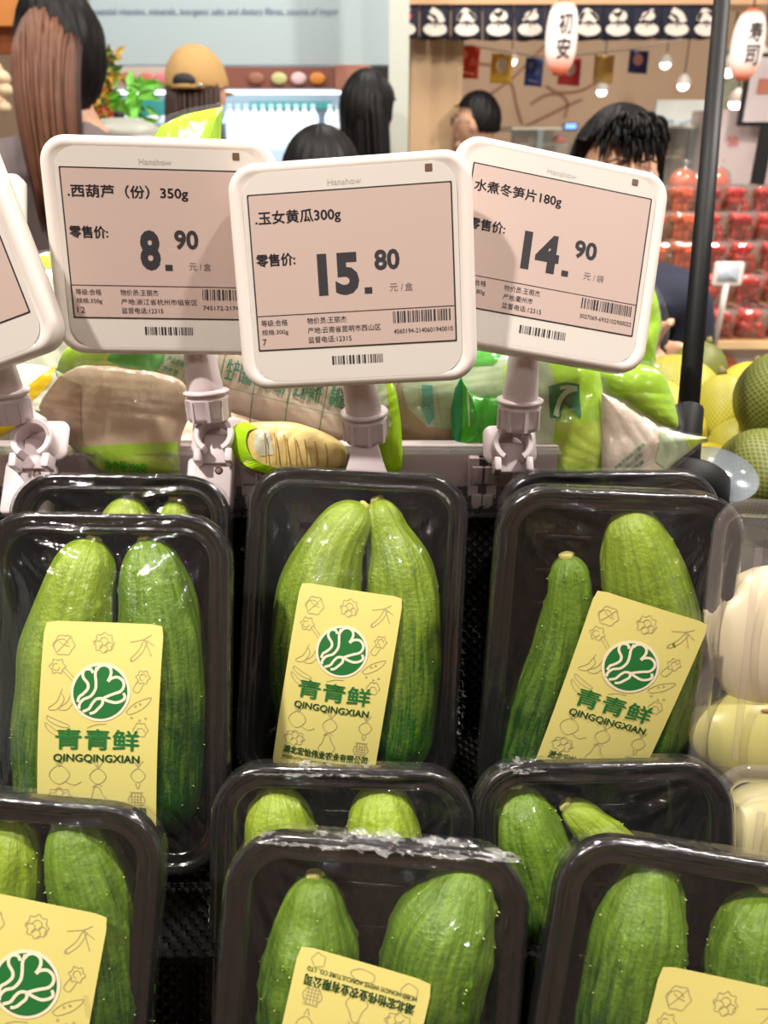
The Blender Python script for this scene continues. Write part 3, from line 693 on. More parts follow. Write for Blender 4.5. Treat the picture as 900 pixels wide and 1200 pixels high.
# far left tag, rolled counter-clockwise, only its lower right corner in the frame
a = math.radians(15.5); nB = pB[3]; e1 = pB[1]*math.cos(a)+pB[2]*math.sin(a); e2 = np.cross(nB, e1)
DD = dict(name='.水果玉米400g', nu=.45, int='12', intu=(.325, .53), dec='80', unit='袋', spec='规格:400g', num='9', origin='产地:云南省', ou=.42, code='3019452-6900000021000', seed=8)
price_tag('white electronic price tag cut off by the left edge of the photo', (at(-101, 318, .475), e1, e2, nB), None, (-12, 396), (6, 462), .49, (40, 512), sc_=.95)
# small neighbour tag seen edge-on behind
rt = empty('price_tag', label='corner of a white tag showing behind the tag at the left edge', cat='price tag', M=frameM(at(-12, 262, .60), XV, UV_, -FV))
link('casing', *slab(.025, .036, .007, [(.002, -.008), (0, -.006), (0, .002), (.003, .004)]), M_white, rt)
v, f = tube([(0, -.03, -.003), (0, -.12, -.003)], .005); link('stem', v, f, M_pink, rt)

# ------------------------------------------------------------------ ticket rail
M_clear = film_mat('clear rigid plastic', tint=(.97, .95, .95), gloss=1.6, rough=.04, haze=.05, bump=.03, hazecol=(.95, .9, .89))
rail = empty('ticket_rail', (0, .497, 1.236), 'long clear plastic ticket rail with pinkish white brackets behind the trays', 'rail')
mb = MB(); mb.box((-.0925, .006, .0), (.415, .003, .05)); mb.box((-.0925, .012, .022), (.415, .016, .003)); bevel(mb.build('back_plate', M_pink, rail), .0006)
mb = MB(); mb.box((-.0925, -.009, .004), (.415, .0015, .042)); mb.box((-.0925, -.002, .0245), (.415, .016, .0015)); mb.box((-.0925, -.012, -.017), (.415, .006, .0015)); mb.build('clear_channel', M_clear, rail)
for x in (-.226, -.105, -.088, .068, .092, .062, -.062):
    mb = MB(); mb.box((x, -.002, .0), (.013, .006, .040)); mb.box((x, -.006, .009), (.009, .004, .012)); mb.box((x, -.006, -.010), (.008, .004, .010)); bevel(mb.build('bracket', M_pink, rail), .0006)

# ------------------------------------------------------------------ plastic bags of vegetables
LIME, LEAF, DEEP, TEAL = (168, 216, 22), (62, 170, 34), (6, 120, 60), (90, 172, 150)
def gl(name, c, rough=.22, **k): return mat(name, c, rough, bump=k.pop('bump', .55), bscale=k.pop('bscale', 42), Specular_IOR_Level=.6, **k)
M_lime = gl('lime print film', LIME); M_lime2 = gl('yellow lime print film', (186, 212, 60)); M_leaf = gl('leaf green print', LEAF); M_deep = gl('deep green print', DEEP)
M_teal = gl('teal print', TEAL); M_milk = gl('milky film', (206, 208, 184), vary=.12, vscale=25); M_mint = gl('pale mint film', (186, 205, 165), vary=.15, vscale=22)
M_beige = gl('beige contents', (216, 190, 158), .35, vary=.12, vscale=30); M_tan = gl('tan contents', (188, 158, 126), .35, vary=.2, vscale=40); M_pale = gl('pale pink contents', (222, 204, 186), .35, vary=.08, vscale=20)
M_yel = gl('yellow ribbon film', (206, 172, 30)); M_bagfilm = film_mat('bag film', gloss=1.5, rough=.06, haze=.05, bump=.9, bscale=30, hazecol=(.9, .9, .84))
M_green_ink = mat('teal green ink', (40, 140, 100), .5)
def bag(name, label, outline, z, T, m, patches=(), inks=(), film=None, lean=20, wr=1.35, back=.45, smoothed=True):
    O = np.array(outline, float); c = O.mean(0)
    def smooth(P):
        P = [np.array(p, float) for p in P]
        for _ in range(2): P = [q for i in range(len(P)) for q in (P[i]*.8+P[(i+1) % len(P)]*.2, P[i]*.2+P[(i+1) % len(P)]*.8)]
        return P
    if smoothed: outline = smooth(outline); film = smooth(film) if film is not None else None
    fr = TrayFrame(c[0], c[1], z, 0, math.radians(lean))
    root = empty(name, label=label, cat='bag', group='bags of vegetables behind the price tags', M=fr.M)
    loc = lambda px, py: fr.loc(px, py)[0][:2]
    def dens(P, n=150):
        P = [np.array(p, float) for p in P]; L = [np.linalg.norm(P[(i+1) % len(P)]-P[i]) for i in range(len(P))]; tot = sum(L); out = []
        for i in range(len(P)):
            k = max(2, int(n*L[i]/tot)); out += [P[i]+(P[(i+1) % len(P)]-P[i])*j/k for j in range(k)]
        return out
    D = np.array([loc(*p) for p in dens(outline)]); cc = D.mean(0)
    ang = np.arctan2(D[:, 1]-cc[1], D[:, 0]-cc[0]); rad = np.hypot(D[:, 0]-cc[0], D[:, 1]-cc[1]); od = np.argsort(ang); ang = ang[od]; rad = rad[od]
    k1, k2, k3, k4 = rng.uniform(0, 6, 4)
    def h(x, y):
        a = math.atan2(y-cc[1], x-cc[0]); r = math.hypot(x-cc[0], y-cc[1])/np.interp(a, ang, rad, period=2*PI); r = min(r, 1)
        w = math.sin(110*(x*math.cos(k1)+y*math.sin(k1))+2*math.sin(75*y+k2))+.7*math.sin(190*(x*math.cos(k3)+y*math.sin(k3))+2*math.sin(130*x+k4))+.45*abs(math.sin(330*(x*math.cos(k4)+y*math.sin(k4))+3*math.sin(90*y+k1)))
        return T*math.sqrt(max(0, 1-r**2.4))+wr*.0011*w*(1-r*.5)
    def fan(D, hf, NR=16):
        n = len(D); c_ = np.mean(D, 0); rings = [[(c_[0]+(p[0]-c_[0])*s, c_[1]+(p[1]-c_[1])*s) for p in D] for s in [1-k/NR for k in range(NR)]]
        V = [(x, y, hf(x, y)) for r in rings for x, y in r]; V.append((c_[0], c_[1], hf(*c_))); F = []
        for i in range(NR-1):
            for k in range(n): a = i*n+k; b = i*n+(k+1) % n; F.append((a, b, b+n, a+n))
        for k in range(n): F.append(((NR-1)*n+k, (NR-1)*n+(k+1) % n, len(V)-1))
        s_ = sum(D[i][0]*D[(i+1) % n][1]-D[(i+1) % n][0]*D[i][1] for i in range(n))
        return V, (F if s_ > 0 else [q[::-1] for q in F])
    v1, f1 = fan(D, h); v2, f2 = fan(D, lambda x, y: -h(x, y)*back-.0004, 6)
    link('bag_body', v1+v2, f1+[tuple(i+len(v1) for i in q)[::-1] for q in f2], m, root)
    for i, (nm, P, pm) in enumerate(patches):
        d = [loc(*p) for p in dens(P, 90)]; e = .0004+.00025*i; v, f = fan(d, lambda x, y: h(x, y)+e, 10); link(nm, v, f, pm, root)
    for nm, pr, o, ex, ey, pm in inks:
        def S(u, v): x, y = loc(o[0]+ex[0]*u+ey[0]*v, o[1]+ex[1]*u+ey[1]*v); return (x, y, h(x, y)+.0004+.00025*len(patches)+.0014)
        pr.build(nm, pm, root, S)
    if film is not None:
        F_ = np.array([loc(*p) for p in dens(film)]); v, f = fan(F_, lambda x, y: h(x, y)+.002, 14); link('clear_film', v, f, M_bagfilm, root)
    return root
def pr_text(lines):
    p = Print()
    for t, a, b, c, d in lines: p.text(t, a, b, c, d, .01)
    return p
def grid_print(nx, ny, texts=()):
    p = Print()
    for k in range(ny+1):
        for i in range(10): p.line([(i/10, k/ny), ((i+1)/10, k/ny)], .007, sm=1)
    for k in range(nx+1):
        for i in range(10): p.line([(k/nx, i/10), (k/nx, (i+1)/10)], .007, sm=1)
    for t, a, b, c, d in texts: p.text(t, a, b, c, d, .01)
    return p
bag('vegetable_bag', 'pale green bag with a lime top strip behind the two left tags', [(-30, 300), (60, 296), (150, 300), (150, 470), (60, 520), (-30, 500)], .62, .02, M_mint,
    [('lime_strip', [(-25, 303), (60, 299), (148, 303), (148, 320), (60, 318), (-25, 322)], M_lime), ('green_print', [(0, 345), (66, 336), (60, 365), (20, 420), (-20, 430)], M_leaf), ('pale_patch', [(60, 325), (70, 330), (110, 420), (66, 440), (30, 430), (52, 372)], M_milk)], film=[(-35, 297), (80, 292), (155, 298), (155, 440), (40, 470), (-35, 460)])
bag('vegetable_bag', 'lime green bag tip poking up behind the tag reading 8.90', [(180, 160), (188, 147), (215, 134), (261, 125), (259, 160), (262, 300), (240, 400), (170, 400), (165, 250)], .56, .012, M_lime, film=[(174, 164), (186, 140), (215, 129), (264, 121), (265, 165), (268, 300), (245, 410), (165, 405), (160, 250)], smoothed=False)
bag('vegetable_bag', 'bag with yellow ribbon ends at the left behind the cut off tag', [(-20, 440), (20, 425), (66, 430), (72, 470), (70, 530), (-20, 545)], .59, .014, M_milk,
    [('yellow_ribbon', [(-10, 500), (28, 470), (66, 428), (64, 450), (35, 484), (10, 492), (40, 495), (-5, 520)], M_yel)])
bag('vacuum_bag', 'vacuum bag of beige slabs with a lime bottom strip and a weight printed on it', [(40, 480), (70, 440), (100, 425), (215, 440), (225, 480), (210, 515), (213, 553), (165, 560), (118, 556), (80, 520)], .528, .010, M_beige,
    [('lime_strip', [(95, 524), (150, 520), (209, 518), (212, 555), (120, 558)], M_lime), ('pale_label', [(110, 538), (160, 534), (206, 531), (210, 552), (122, 555)], M_lime2), ('yellow_ribbon', [(30, 480), (50, 482), (82, 482), (62, 496), (40, 488)], M_yel), ('tan_slab', [(48, 478), (72, 440), (100, 452), (102, 525), (80, 512)], M_tan)],  # last patch: tan area over the left end of the bag
    [('weight_lettering', pr_text([('净含量:220克', 0, 0, 1, 1)]), (129, 538), (48, 4), (-1, 13), M_leaf)], film=[(36, 480), (68, 434), (100, 420), (228, 436), (235, 480), (213, 512), (216, 557), (110, 560), (76, 524)])
bag('vegetable_bag', 'lime and clear bag lying across under the tag reading 8.90', [(64, 435), (80, 400), (215, 400), (262, 410), (240, 460), (232, 494), (180, 482), (115, 458)], .55, .010, M_milk,
    [('lime_print', [(66, 434), (82, 402), (150, 402), (190, 440), (150, 468), (110, 455)], M_lime), ('yellow_green_print', [(100, 448), (140, 412), (200, 440), (190, 470), (150, 470)], M_lime2), ('leaf_square', [(140, 404), (197, 404), (196, 425), (180, 448), (132, 424)], M_leaf), ('teal_patch', [(160, 462), (200, 466), (190, 476), (165, 474)], M_teal)],
    [('green_table', grid_print(2, 3, [('产品名称', .08, .08, .45, .28), ('净含量', .08, .4, .4, .6)]), (200, 414), (54, 22), (-16, 34), M_green_ink)], film=[(60, 438), (78, 396), (215, 396), (266, 408), (244, 462), (234, 498), (180, 487), (112, 463)])
bag('vacuum_bag', 'beige vacuum bag printed with a green ingredients table behind the middle tag', [(225, 470), (240, 405), (330, 405), (470, 430), (470, 500), (445, 540), (400, 522), (300, 492)], .565, .012, M_pale,
    [], [('green_table', grid_print(4, 2, [('生产日期', .03, .08, .22, .4), ('保质期', .28, .1, .46, .4), ('贮存条件', .53, .08, .72, .4), ('制造商', .78, .1, .96, .4)]), (268, 414), (160, 40), (-16, 78), M_green_ink)], film=[(222, 472), (236, 400), (330, 400), (474, 426), (474, 502), (447, 545), (400, 527), (300, 497)])
lp = Print(); lp.line([(.12, .0), (.02, .14), (.0, .45), (.10, .80), (.35, .97), (.65, .98), (1.0, .90)], .17, sm=8)
stp = Print(); [stp.line([(.28+.09*k, .10+.02*k), (.30+.09*k, .45), (.30+.09*k, .78)], .012, sm=3) for k in range(7)]
bag('handled_bag', 'pack of pale yellow bamboo strips with a lime carry loop curling round its left end', [(276, 518), (282, 500), (300, 494), (345, 494), (385, 508), (408, 524), (404, 552), (330, 558), (290, 554)], .522, .010, gl('bamboo strips', (222, 196, 124), .4, vary=.3, vscale=90),
    [('pale_core', [(302, 508), (318, 504), (324, 532), (308, 534), (300, 522)], M_milk)], [('strip_grooves', stp, (276, 496), (130, 14), (0, 54), mat('groove brown', (176, 138, 66), .5)), ('carry_loop', lp, (281, 496), (124, 10), (0, 54), M_lime)])
bag('vegetable_bag', 'mint tinted clear bag with beige roots between middle and right tags', [(440, 425), (470, 405), (600, 405), (625, 440), (610, 545), (560, 575), (455, 575), (445, 500)], .575, .014, M_tan,
    [('mint_print', [(462, 428), (500, 410), (600, 410), (590, 470), (540, 505), (500, 500), (478, 480)], M_mint), ('teal_bar', [(493, 452), (505, 453), (508, 490), (500, 500), (494, 480)], M_teal), ('dark_leaves', [(500, 410), (560, 408), (590, 412), (575, 430), (520, 432)], M_leaf)],
    [('green_table', grid_print(3, 2), (470, 455), (60, 8), (6, 38), M_green_ink)], film=[(436, 424), (470, 400), (604, 400), (630, 440), (615, 550), (560, 580), (450, 580), (440, 500)])
bag('vegetable_bag', 'narrow bright lime bag standing just right of the middle clip', [(436, 446), (448, 440), (462, 446), (470, 490), (473, 555), (446, 558), (438, 520)], .522, .007, M_lime, [('pale_strip', [(440, 450), (452, 446), (458, 500), (442, 510)], M_mint)])
bag('vegetable_bag', 'leaf green bag with deep green edge left of the right clip', [(530, 470), (536, 450), (541, 441), (552, 462), (572, 466), (600, 462), (600, 545), (531, 545)], .55, .008, M_leaf, [('deep_edge', [(529, 478), (533, 455), (541, 441), (541, 460), (538, 545), (530, 545)], M_deep), ('dashes', [(546, 458), (548, 458), (549, 500), (547, 500)], M_mint)])
br = Print(); br.line([(.15, .95), (.30, .5), (.55, .22), (.9, .12)], .16, sm=5); br.line([(.30, .12), (.6, .08), (.9, .12)], .10, sm=5)
bag('vegetable_bag', 'big lime bag with a square deep green emblem behind the right clip', [(590, 420), (630, 415), (700, 420), (709, 470), (712, 558), (700, 575), (620, 575), (596, 560), (590, 490)], .555, .014, M_lime,
    [('pale_patch', [(594, 424), (640, 426), (650, 470), (645, 500), (640, 555), (600, 560)], M_mint), ('bright_patch', [(647, 496), (705, 494), (708, 556), (664, 558), (650, 540)], M_lime2), ('deep_panel', [(638, 454), (657, 449), (674, 452), (675, 488), (674, 491), (655, 472), (651, 491), (639, 490)], M_deep), ('deep_shape', [(618, 528), (640, 535), (644, 545), (616, 546)], M_deep)],
    [('swoosh_print', br, (640, 452), (34, 0), (0, 38), M_mint)], film=[(586, 416), (640, 410), (706, 416), (716, 470), (718, 562), (700, 578), (616, 578), (590, 560)])
bag('vegetable_bag', 'pale bag with green text and a pointed corner at the right by the pole', [(705, 460), (722, 468), (770, 500), (800, 508), (829, 513), (800, 535), (775, 555), (760, 570), (705, 570)], .545, .007, M_pale,
    [('milky_corner', [(770, 503), (800, 510), (828, 513), (800, 533), (778, 550), (765, 540)], M_mint), ('lime_tip', [(797, 510), (829, 513), (806, 529)], M_lime2)], [('green_text', pr_text([('请置于阴凉干燥处', 0, 0, 1, .2), ('避免阳光直射', 0, .35, .8, .55), ('开袋后冷藏', 0, .7, .7, .9)]), (714, 548), (34, -30), (14, 16), M_green_ink)], film=[(702, 455), (725, 462), (772, 496), (800, 505), (834, 512), (802, 538), (778, 560), (762, 575), (702, 575)], smoothed=False)
bag('vegetable_bag', 'glossy crinkled lime bag showing above the pale pointed bag at right', [(690, 430), (745, 425), (775, 432), (790, 470), (796, 505), (770, 500), (735, 475), (700, 460)], .575, .012, M_lime, film=[(686, 430), (745, 420), (780, 428), (796, 470), (802, 512), (766, 503), (730, 480), (696, 465)], wr=2)
bag('vegetable_bag', 'lime and clear bag end right of the tag reading 14.90', [(752, 300), (768, 340), (776, 380), (770, 400), (764, 455), (740, 450), (735, 380)], .585, .008, M_lime, film=[(748, 296), (774, 345), (786, 375), (780, 410), (768, 460), (736, 455), (730, 380)])
bag('vegetable_bag', 'dim beige bag filling the bin behind the others', [(-10, 470), (120, 440), (400, 420), (640, 440), (760, 500), (740, 620), (200, 620), (-10, 600)], .66, .015, M_tan, lean=40)

# bin behind the rail
binr = empty('display_bin', (0, .8, 1.03), 'dark shallow produce bin holding bags and melons behind the rail', 'bin')
mb = MB(); mb.box((.05, .0, 0), (1.5, .56, .02)); mb.build('bin_floor', M_blk, binr)
mb = MB(); mb.box((-.1, -.285, .06), (.9, .012, .12)); mb.box((.05, .29, .03), (1.5, .012, .06)); mb.build('bin_walls', M_blk, binr)

# ------------------------------------------------------------------ pole with collar and foot
M_pole = mat('black pole metal', (12, 12, 13), .55, Specular_IOR_Level=.25)
pz = .62; pb = at(800, 560, pz); pt = at(851, -60, pz+.245); d = pt-pb; Lp = np.linalg.norm(d); d /= Lp
ex = np.cross([0, 1, 0], d); ex /= np.linalg.norm(ex); ey = np.cross(d, ex); MP = frameM(pb, ex, ey, d)
pole = empty('sign_pole', label='black metal pole with a collar standing at the right between the bags and melons', cat='pole', M=MP)
link('tube', *lathe([(.0083, 0), (.0083, Lp)], 28), M_pole, pole)
link('collar', *lathe([(.0100, .0), (.0118, .003), (.0118, .048), (.0114, .050), (.0085, .0505)], 28, (0, 0, .012)), M_pole, pole)
link('foot', *lathe([(.034, -.03), (.034, -.002), (.031, .001), (.012, .003)], 40), M_pole, pole)
link('foot_cap', *lathe([(.014, .003), (.014, .008), (.011, .009)], 24, (.004, -.004, 0)), mat('silver cap', (190, 190, 185), .3, Metallic=.6), pole)
v, f = lathe([(.03, 0), (.0305, .0012), (.03, .0016)], 48)
od = empty('oval_guard', label='clear bluish plastic oval plate leaning beside the pole foot', cat='plate', M=frameM(at(838, 556, .62), XV, UV_*.7+FV*.714, XV*0+(UV_*.714-FV*.7)))
link('plate', [(x*1.05, y*1.05, z) for x, y, z in v], f, film_mat('bluish clear plastic', tint=(.85, .9, .95), gloss=1.4, rough=.1, haze=.30, bump=.05, hazecol=(.42, .46, .52)), od)

# ------------------------------------------------------------------ melons in nets
def melon_mat(name, c1, c2):
    m = bpy.data.materials.new(name); m.use_nodes = True; nt = m.node_tree; b = nt.nodes['Principled BSDF']; L = nt.links.new
    uv = nt.nodes.new('ShaderNodeUVMap'); mp = nt.nodes.new('ShaderNodeMapping'); mp.inputs['Rotation'].default_value = (0, 0, PI/4); mp.inputs['Scale'].default_value = (70, 40, 1); L(uv.outputs[0], mp.inputs[0])
    br_ = nt.nodes.new('ShaderNodeTexChecker'); br_.inputs['Scale'].default_value = 1
    w1 = nt.nodes.new('ShaderNodeTexBrick'); w1.offset = 0; w1.inputs['Scale'].default_value = 1; w1.inputs['Mortar Size'].default_value = .13; w1.inputs['Brick Width'].default_value = 1; w1.inputs['Row Height'].default_value = 1
    w1.inputs['Color1'].default_value = (*lin(c1), 1); w1.inputs['Color2'].default_value = (*[x*.85 for x in lin(c1)], 1); w1.inputs['Mortar'].default_value = (*lin(c2), 1); L(mp.outputs[0], w1.inputs['Vector'])
    n = nt.nodes.new('ShaderNodeTexNoise'); n.inputs['Scale'].default_value = 14; tc = nt.nodes.new('ShaderNodeTexCoord'); L(tc.outputs['Object'], n.inputs['Vector'])
    mx = nt.nodes.new('ShaderNodeMix'); mx.data_type = 'RGBA'; mx.blend_type = 'MULTIPLY'; mx.inputs['Factor'].default_value = .45; L(w1.outputs['Color'], mx.inputs['A']); L(n.outputs['Fac'], mx.inputs['B'])
    L(mx.outputs['Result'], b.inputs['Base Color']); b.inputs['Roughness'].default_value = .5
    bp = nt.nodes.new('ShaderNodeBump'); bp.inputs['Strength'].default_value = .5; bp.inputs['Distance'].default_value = .002; L(w1.outputs['Fac'], bp.inputs['Height']); L(bp.outputs[0], b.inputs['Normal'])
    return m
MM = [melon_mat('green netted melon skin', (92, 104, 26), (140, 142, 62)), melon_mat('yellow green netted melon skin', (170, 164, 32), (196, 188, 74)), melon_mat('yellow netted melon skin', (214, 190, 24), (224, 204, 70))]
def melon(px, py, rx, ry, z, roll, mi, label):
    c = at(px, py, z); r = rx*z/FPX; h = ry*z/FPX
    nu, nv = 40, 28; V = []; F = []; UVs = []
    for j in range(nv+1):
        for i in range(nu+1):
            a = PI*j/nv; b = 2*PI*i/nu; k = 1+.012*math.cos(5*b); q = math.sin(a)**.92
            V.append((r*k*q*math.cos(b), h*(-math.cos(a)*(1-.04*math.sin(a))), r*k*q*math.sin(b))); UVs.append((i/nu, j/nv))
    for j in range(nv):
        for i in range(nu): a = j*(nu+1)+i; F.append((a, a+nu+1, a+nu+2, a+1))
    o = link('melon', V, F, MM[mi]); uvl = o.data.uv_layers.new(name='UVMap')
    li = np.empty(len(o.data.loops), int); o.data.loops.foreach_get('vertex_index', li); uvl.data.foreach_set('uv', np.array(UVs, dtype=np.float32)[li].ravel())
    R = math.radians(roll); yy = np.array([math.sin(R), .25, math.cos(R)]); yy /= np.linalg.norm(yy); xx = np.cross(yy, [0, 1, 0]); xx /= np.linalg.norm(xx); zz = np.cross(xx, yy)
    o.matrix_world = frameM(c, xx, yy, zz); tag(o, label, 'melon', 'netted melons right of the pole')
    v, f = tube([(0, h*.985, 0), (0, h*1.02+.002, .001), (.002, h*1.03+.006, .002)], [.006, .004, .003]); link('stem', v, f, mat('melon stem', (110, 100, 50), .7), o)
melon(935, 470, 72, 62, .78, 10, 0, 'large dark green netted melon on top at the right edge')
melon(905, 575, 78, 58, .74, 60, 0, 'green yellow netted melon lying lowest at the right edge')
melon(850, 500, 40, 62, .90, -8, 1, 'yellow green melon between the pole and the large dark one')
melon(796, 475, 52, 62, .98, -35, 1, 'long yellow green melon directly behind the pole')
melon(775, 490, 40, 60, .86, -50, 2, 'bright yellow melon slanting behind the bag left of the pole')
melon(835, 565, 48, 36, .84, 70, 2, 'yellow melon lying flat behind the clear oval plate')
melon(872, 470, 38, 46, 1.02, 15, 2, 'small yellow melon at the back above the yellow green one')
melon(815, 440, 34, 40, 1.08, 20, 0, 'dull green melon at the very back left of the row')
melon(870, 530, 42, 40, .84, 40, 1, 'yellow green melon squeezed under the large dark one')

# ------------------------------------------------------------------ clear boxes with peeled vegetables, right edge
M_peel = mat('peeled pale flesh', (226, 214, 178), .35, vary=.08, vscale=30, Subsurface_Weight=.15, Subsurface_Radius=(.01, .008, .004)); M_peely = mat('peeled yellow flesh', (200, 196, 112), .35, vary=.1, vscale=25)
def clear_box(px, py, wpx, hfrac, label, contents, roll=0):
    z = FPX*TW/wpx; fr = TrayFrame(px, py, z, roll, math.radians(18)); hgt = TL*hfrac
    root = empty('clear_box', label=label, cat='plastic box', group='clear boxes at the right edge', M=fr.M)
    link('box_shell', *slab(TW/2, hgt/2, .018, [(0, -.002), (0, 0), (.003, .001), (.006, 0), (.010, -.003), (.016, -.038), (.03, -.041)], 0, -hgt/2, cap0=False), M_clear, root)
    link('lid', *slab(TW/2, hgt/2, .018, [(0, .0012), (.005, .0022), (.008, .0016), (.012, .006), (.016, .0075), (.030, .007)], 0, -hgt/2, cap0=False), M_clear, root)
    for k in (-1, 1): mb = MB(); mb.box((k*.044, -hgt/2, .0085), (.004, hgt*.7, .002)); bevel(mb.build('lid_ridge', M_clear, root), .0008)
    for (x, y, rx, ry, m, lb) in contents:
        v, f = ellip((0, 0, 0), (rx, ry, .021), 28, 18, lambda a, b, c: (a*(1+.05*math.sin(3*b)), b*(1+.04*math.cos(4*a)), c))
        o = link('peeled_vegetable', v, f, m); o.matrix_world = fr.M @ Matrix.Translation((x, y, -.0165)); tag(o, lb, 'vegetable', 'peeled vegetables in clear boxes')
        v, f = tube([(-.004, ry*.75, .0155), (.004, ry*.77, .016), (.012, ry*.74, .0145)], [.0008, .0014, .0006], 6); link('brown_bruise', v, f, mat('brown bruise', (170, 130, 70), .6), o)
clear_box(985, 590, 292, .86, 'clear plastic box of pale peeled vegetables at the right edge, upper one',
          [(-.024, -.078, .036, .039, M_peel, 'large white peeled vegetable in the upper clear box'), (-.024, -.134, .038, .026, M_peely, 'yellowish peeled vegetable below the white one in the clear box'),
           (.035, -.06, .028, .040, M_peel, 'white peeled vegetable in the hidden half of the clear box')], 3)
clear_box(990, 905, 300, .7, 'clear plastic box with crumpled film at the right edge, lower one', [(-.025, -.05, .034, .034, mat('grey green peel', (190, 184, 130), .4, vary=.2, vscale=30), 'grey green peeled vegetable in the lower clear box')], 4)

# ------------------------------------------------------------------ people
M_skin = mat('skin', (214, 164, 132), .5, Subsurface_Weight=.1, Subsurface_Radius=(.02, .008, .004)); M_hair = mat('black hair', (15, 12, 12), .5, Specular_IOR_Level=.2, vary=.3, vscale=60); M_brownhair = mat('brown hair', (104, 68, 50), .5, Specular_IOR_Level=.3, vary=.45, vscale=22)
M_midhair = mat('dark brown hair', (58, 38, 32), .5, Specular_IOR_Level=.3, vary=.3, vscale=40)
def skin_mesh(nodes, edges, sub=2):
    me = bpy.data.meshes.new('t'); me.from_pydata([n[0] for n in nodes], edges, []); o = bpy.data.objects.new('t', me); COL.objects.link(o)
    sk = o.modifiers.new('s', 'SKIN'); sd = o.modifiers.new('d', 'SUBSURF'); sd.levels = sub; sd.render_levels = sub
    for i, n in enumerate(nodes):
        r = n[1]; me.skin_vertices[0].data[i].radius = r if hasattr(r, '__len__') else (r, r)
    me.skin_vertices[0].data[0].use_root = True
    bpy.context.view_layer.update(); dg = bpy.context.evaluated_depsgraph_get(); e = o.evaluated_get(dg); m = e.to_mesh()
    V = [tuple(v.co) for v in m.vertices]; F = [tuple(p.vertices) for p in m.polygons]; e.to_mesh_clear(); bpy.data.objects.remove(o); bpy.data.meshes.remove(me)
    return V, F
def remeshed(name, v, f, m, parent, vox=.009):
    o = link(name, v, f, m, parent); md = o.modifiers.new('r', 'REMESH'); md.mode = 'VOXEL'; md.voxel_size = vox; md.use_smooth_shade = True
    bpy.context.view_layer.update(); dg = bpy.context.evaluated_depsgraph_get(); me = bpy.data.meshes.new_from_object(o.evaluated_get(dg)); o.modifiers.clear(); old = o.data; o.data = me; bpy.data.meshes.remove(old)
    if not len(me.materials): me.materials.append(m)
    sm = o.modifiers.new('smooth', 'SMOOTH'); sm.factor = .5; sm.iterations = 2
    return o
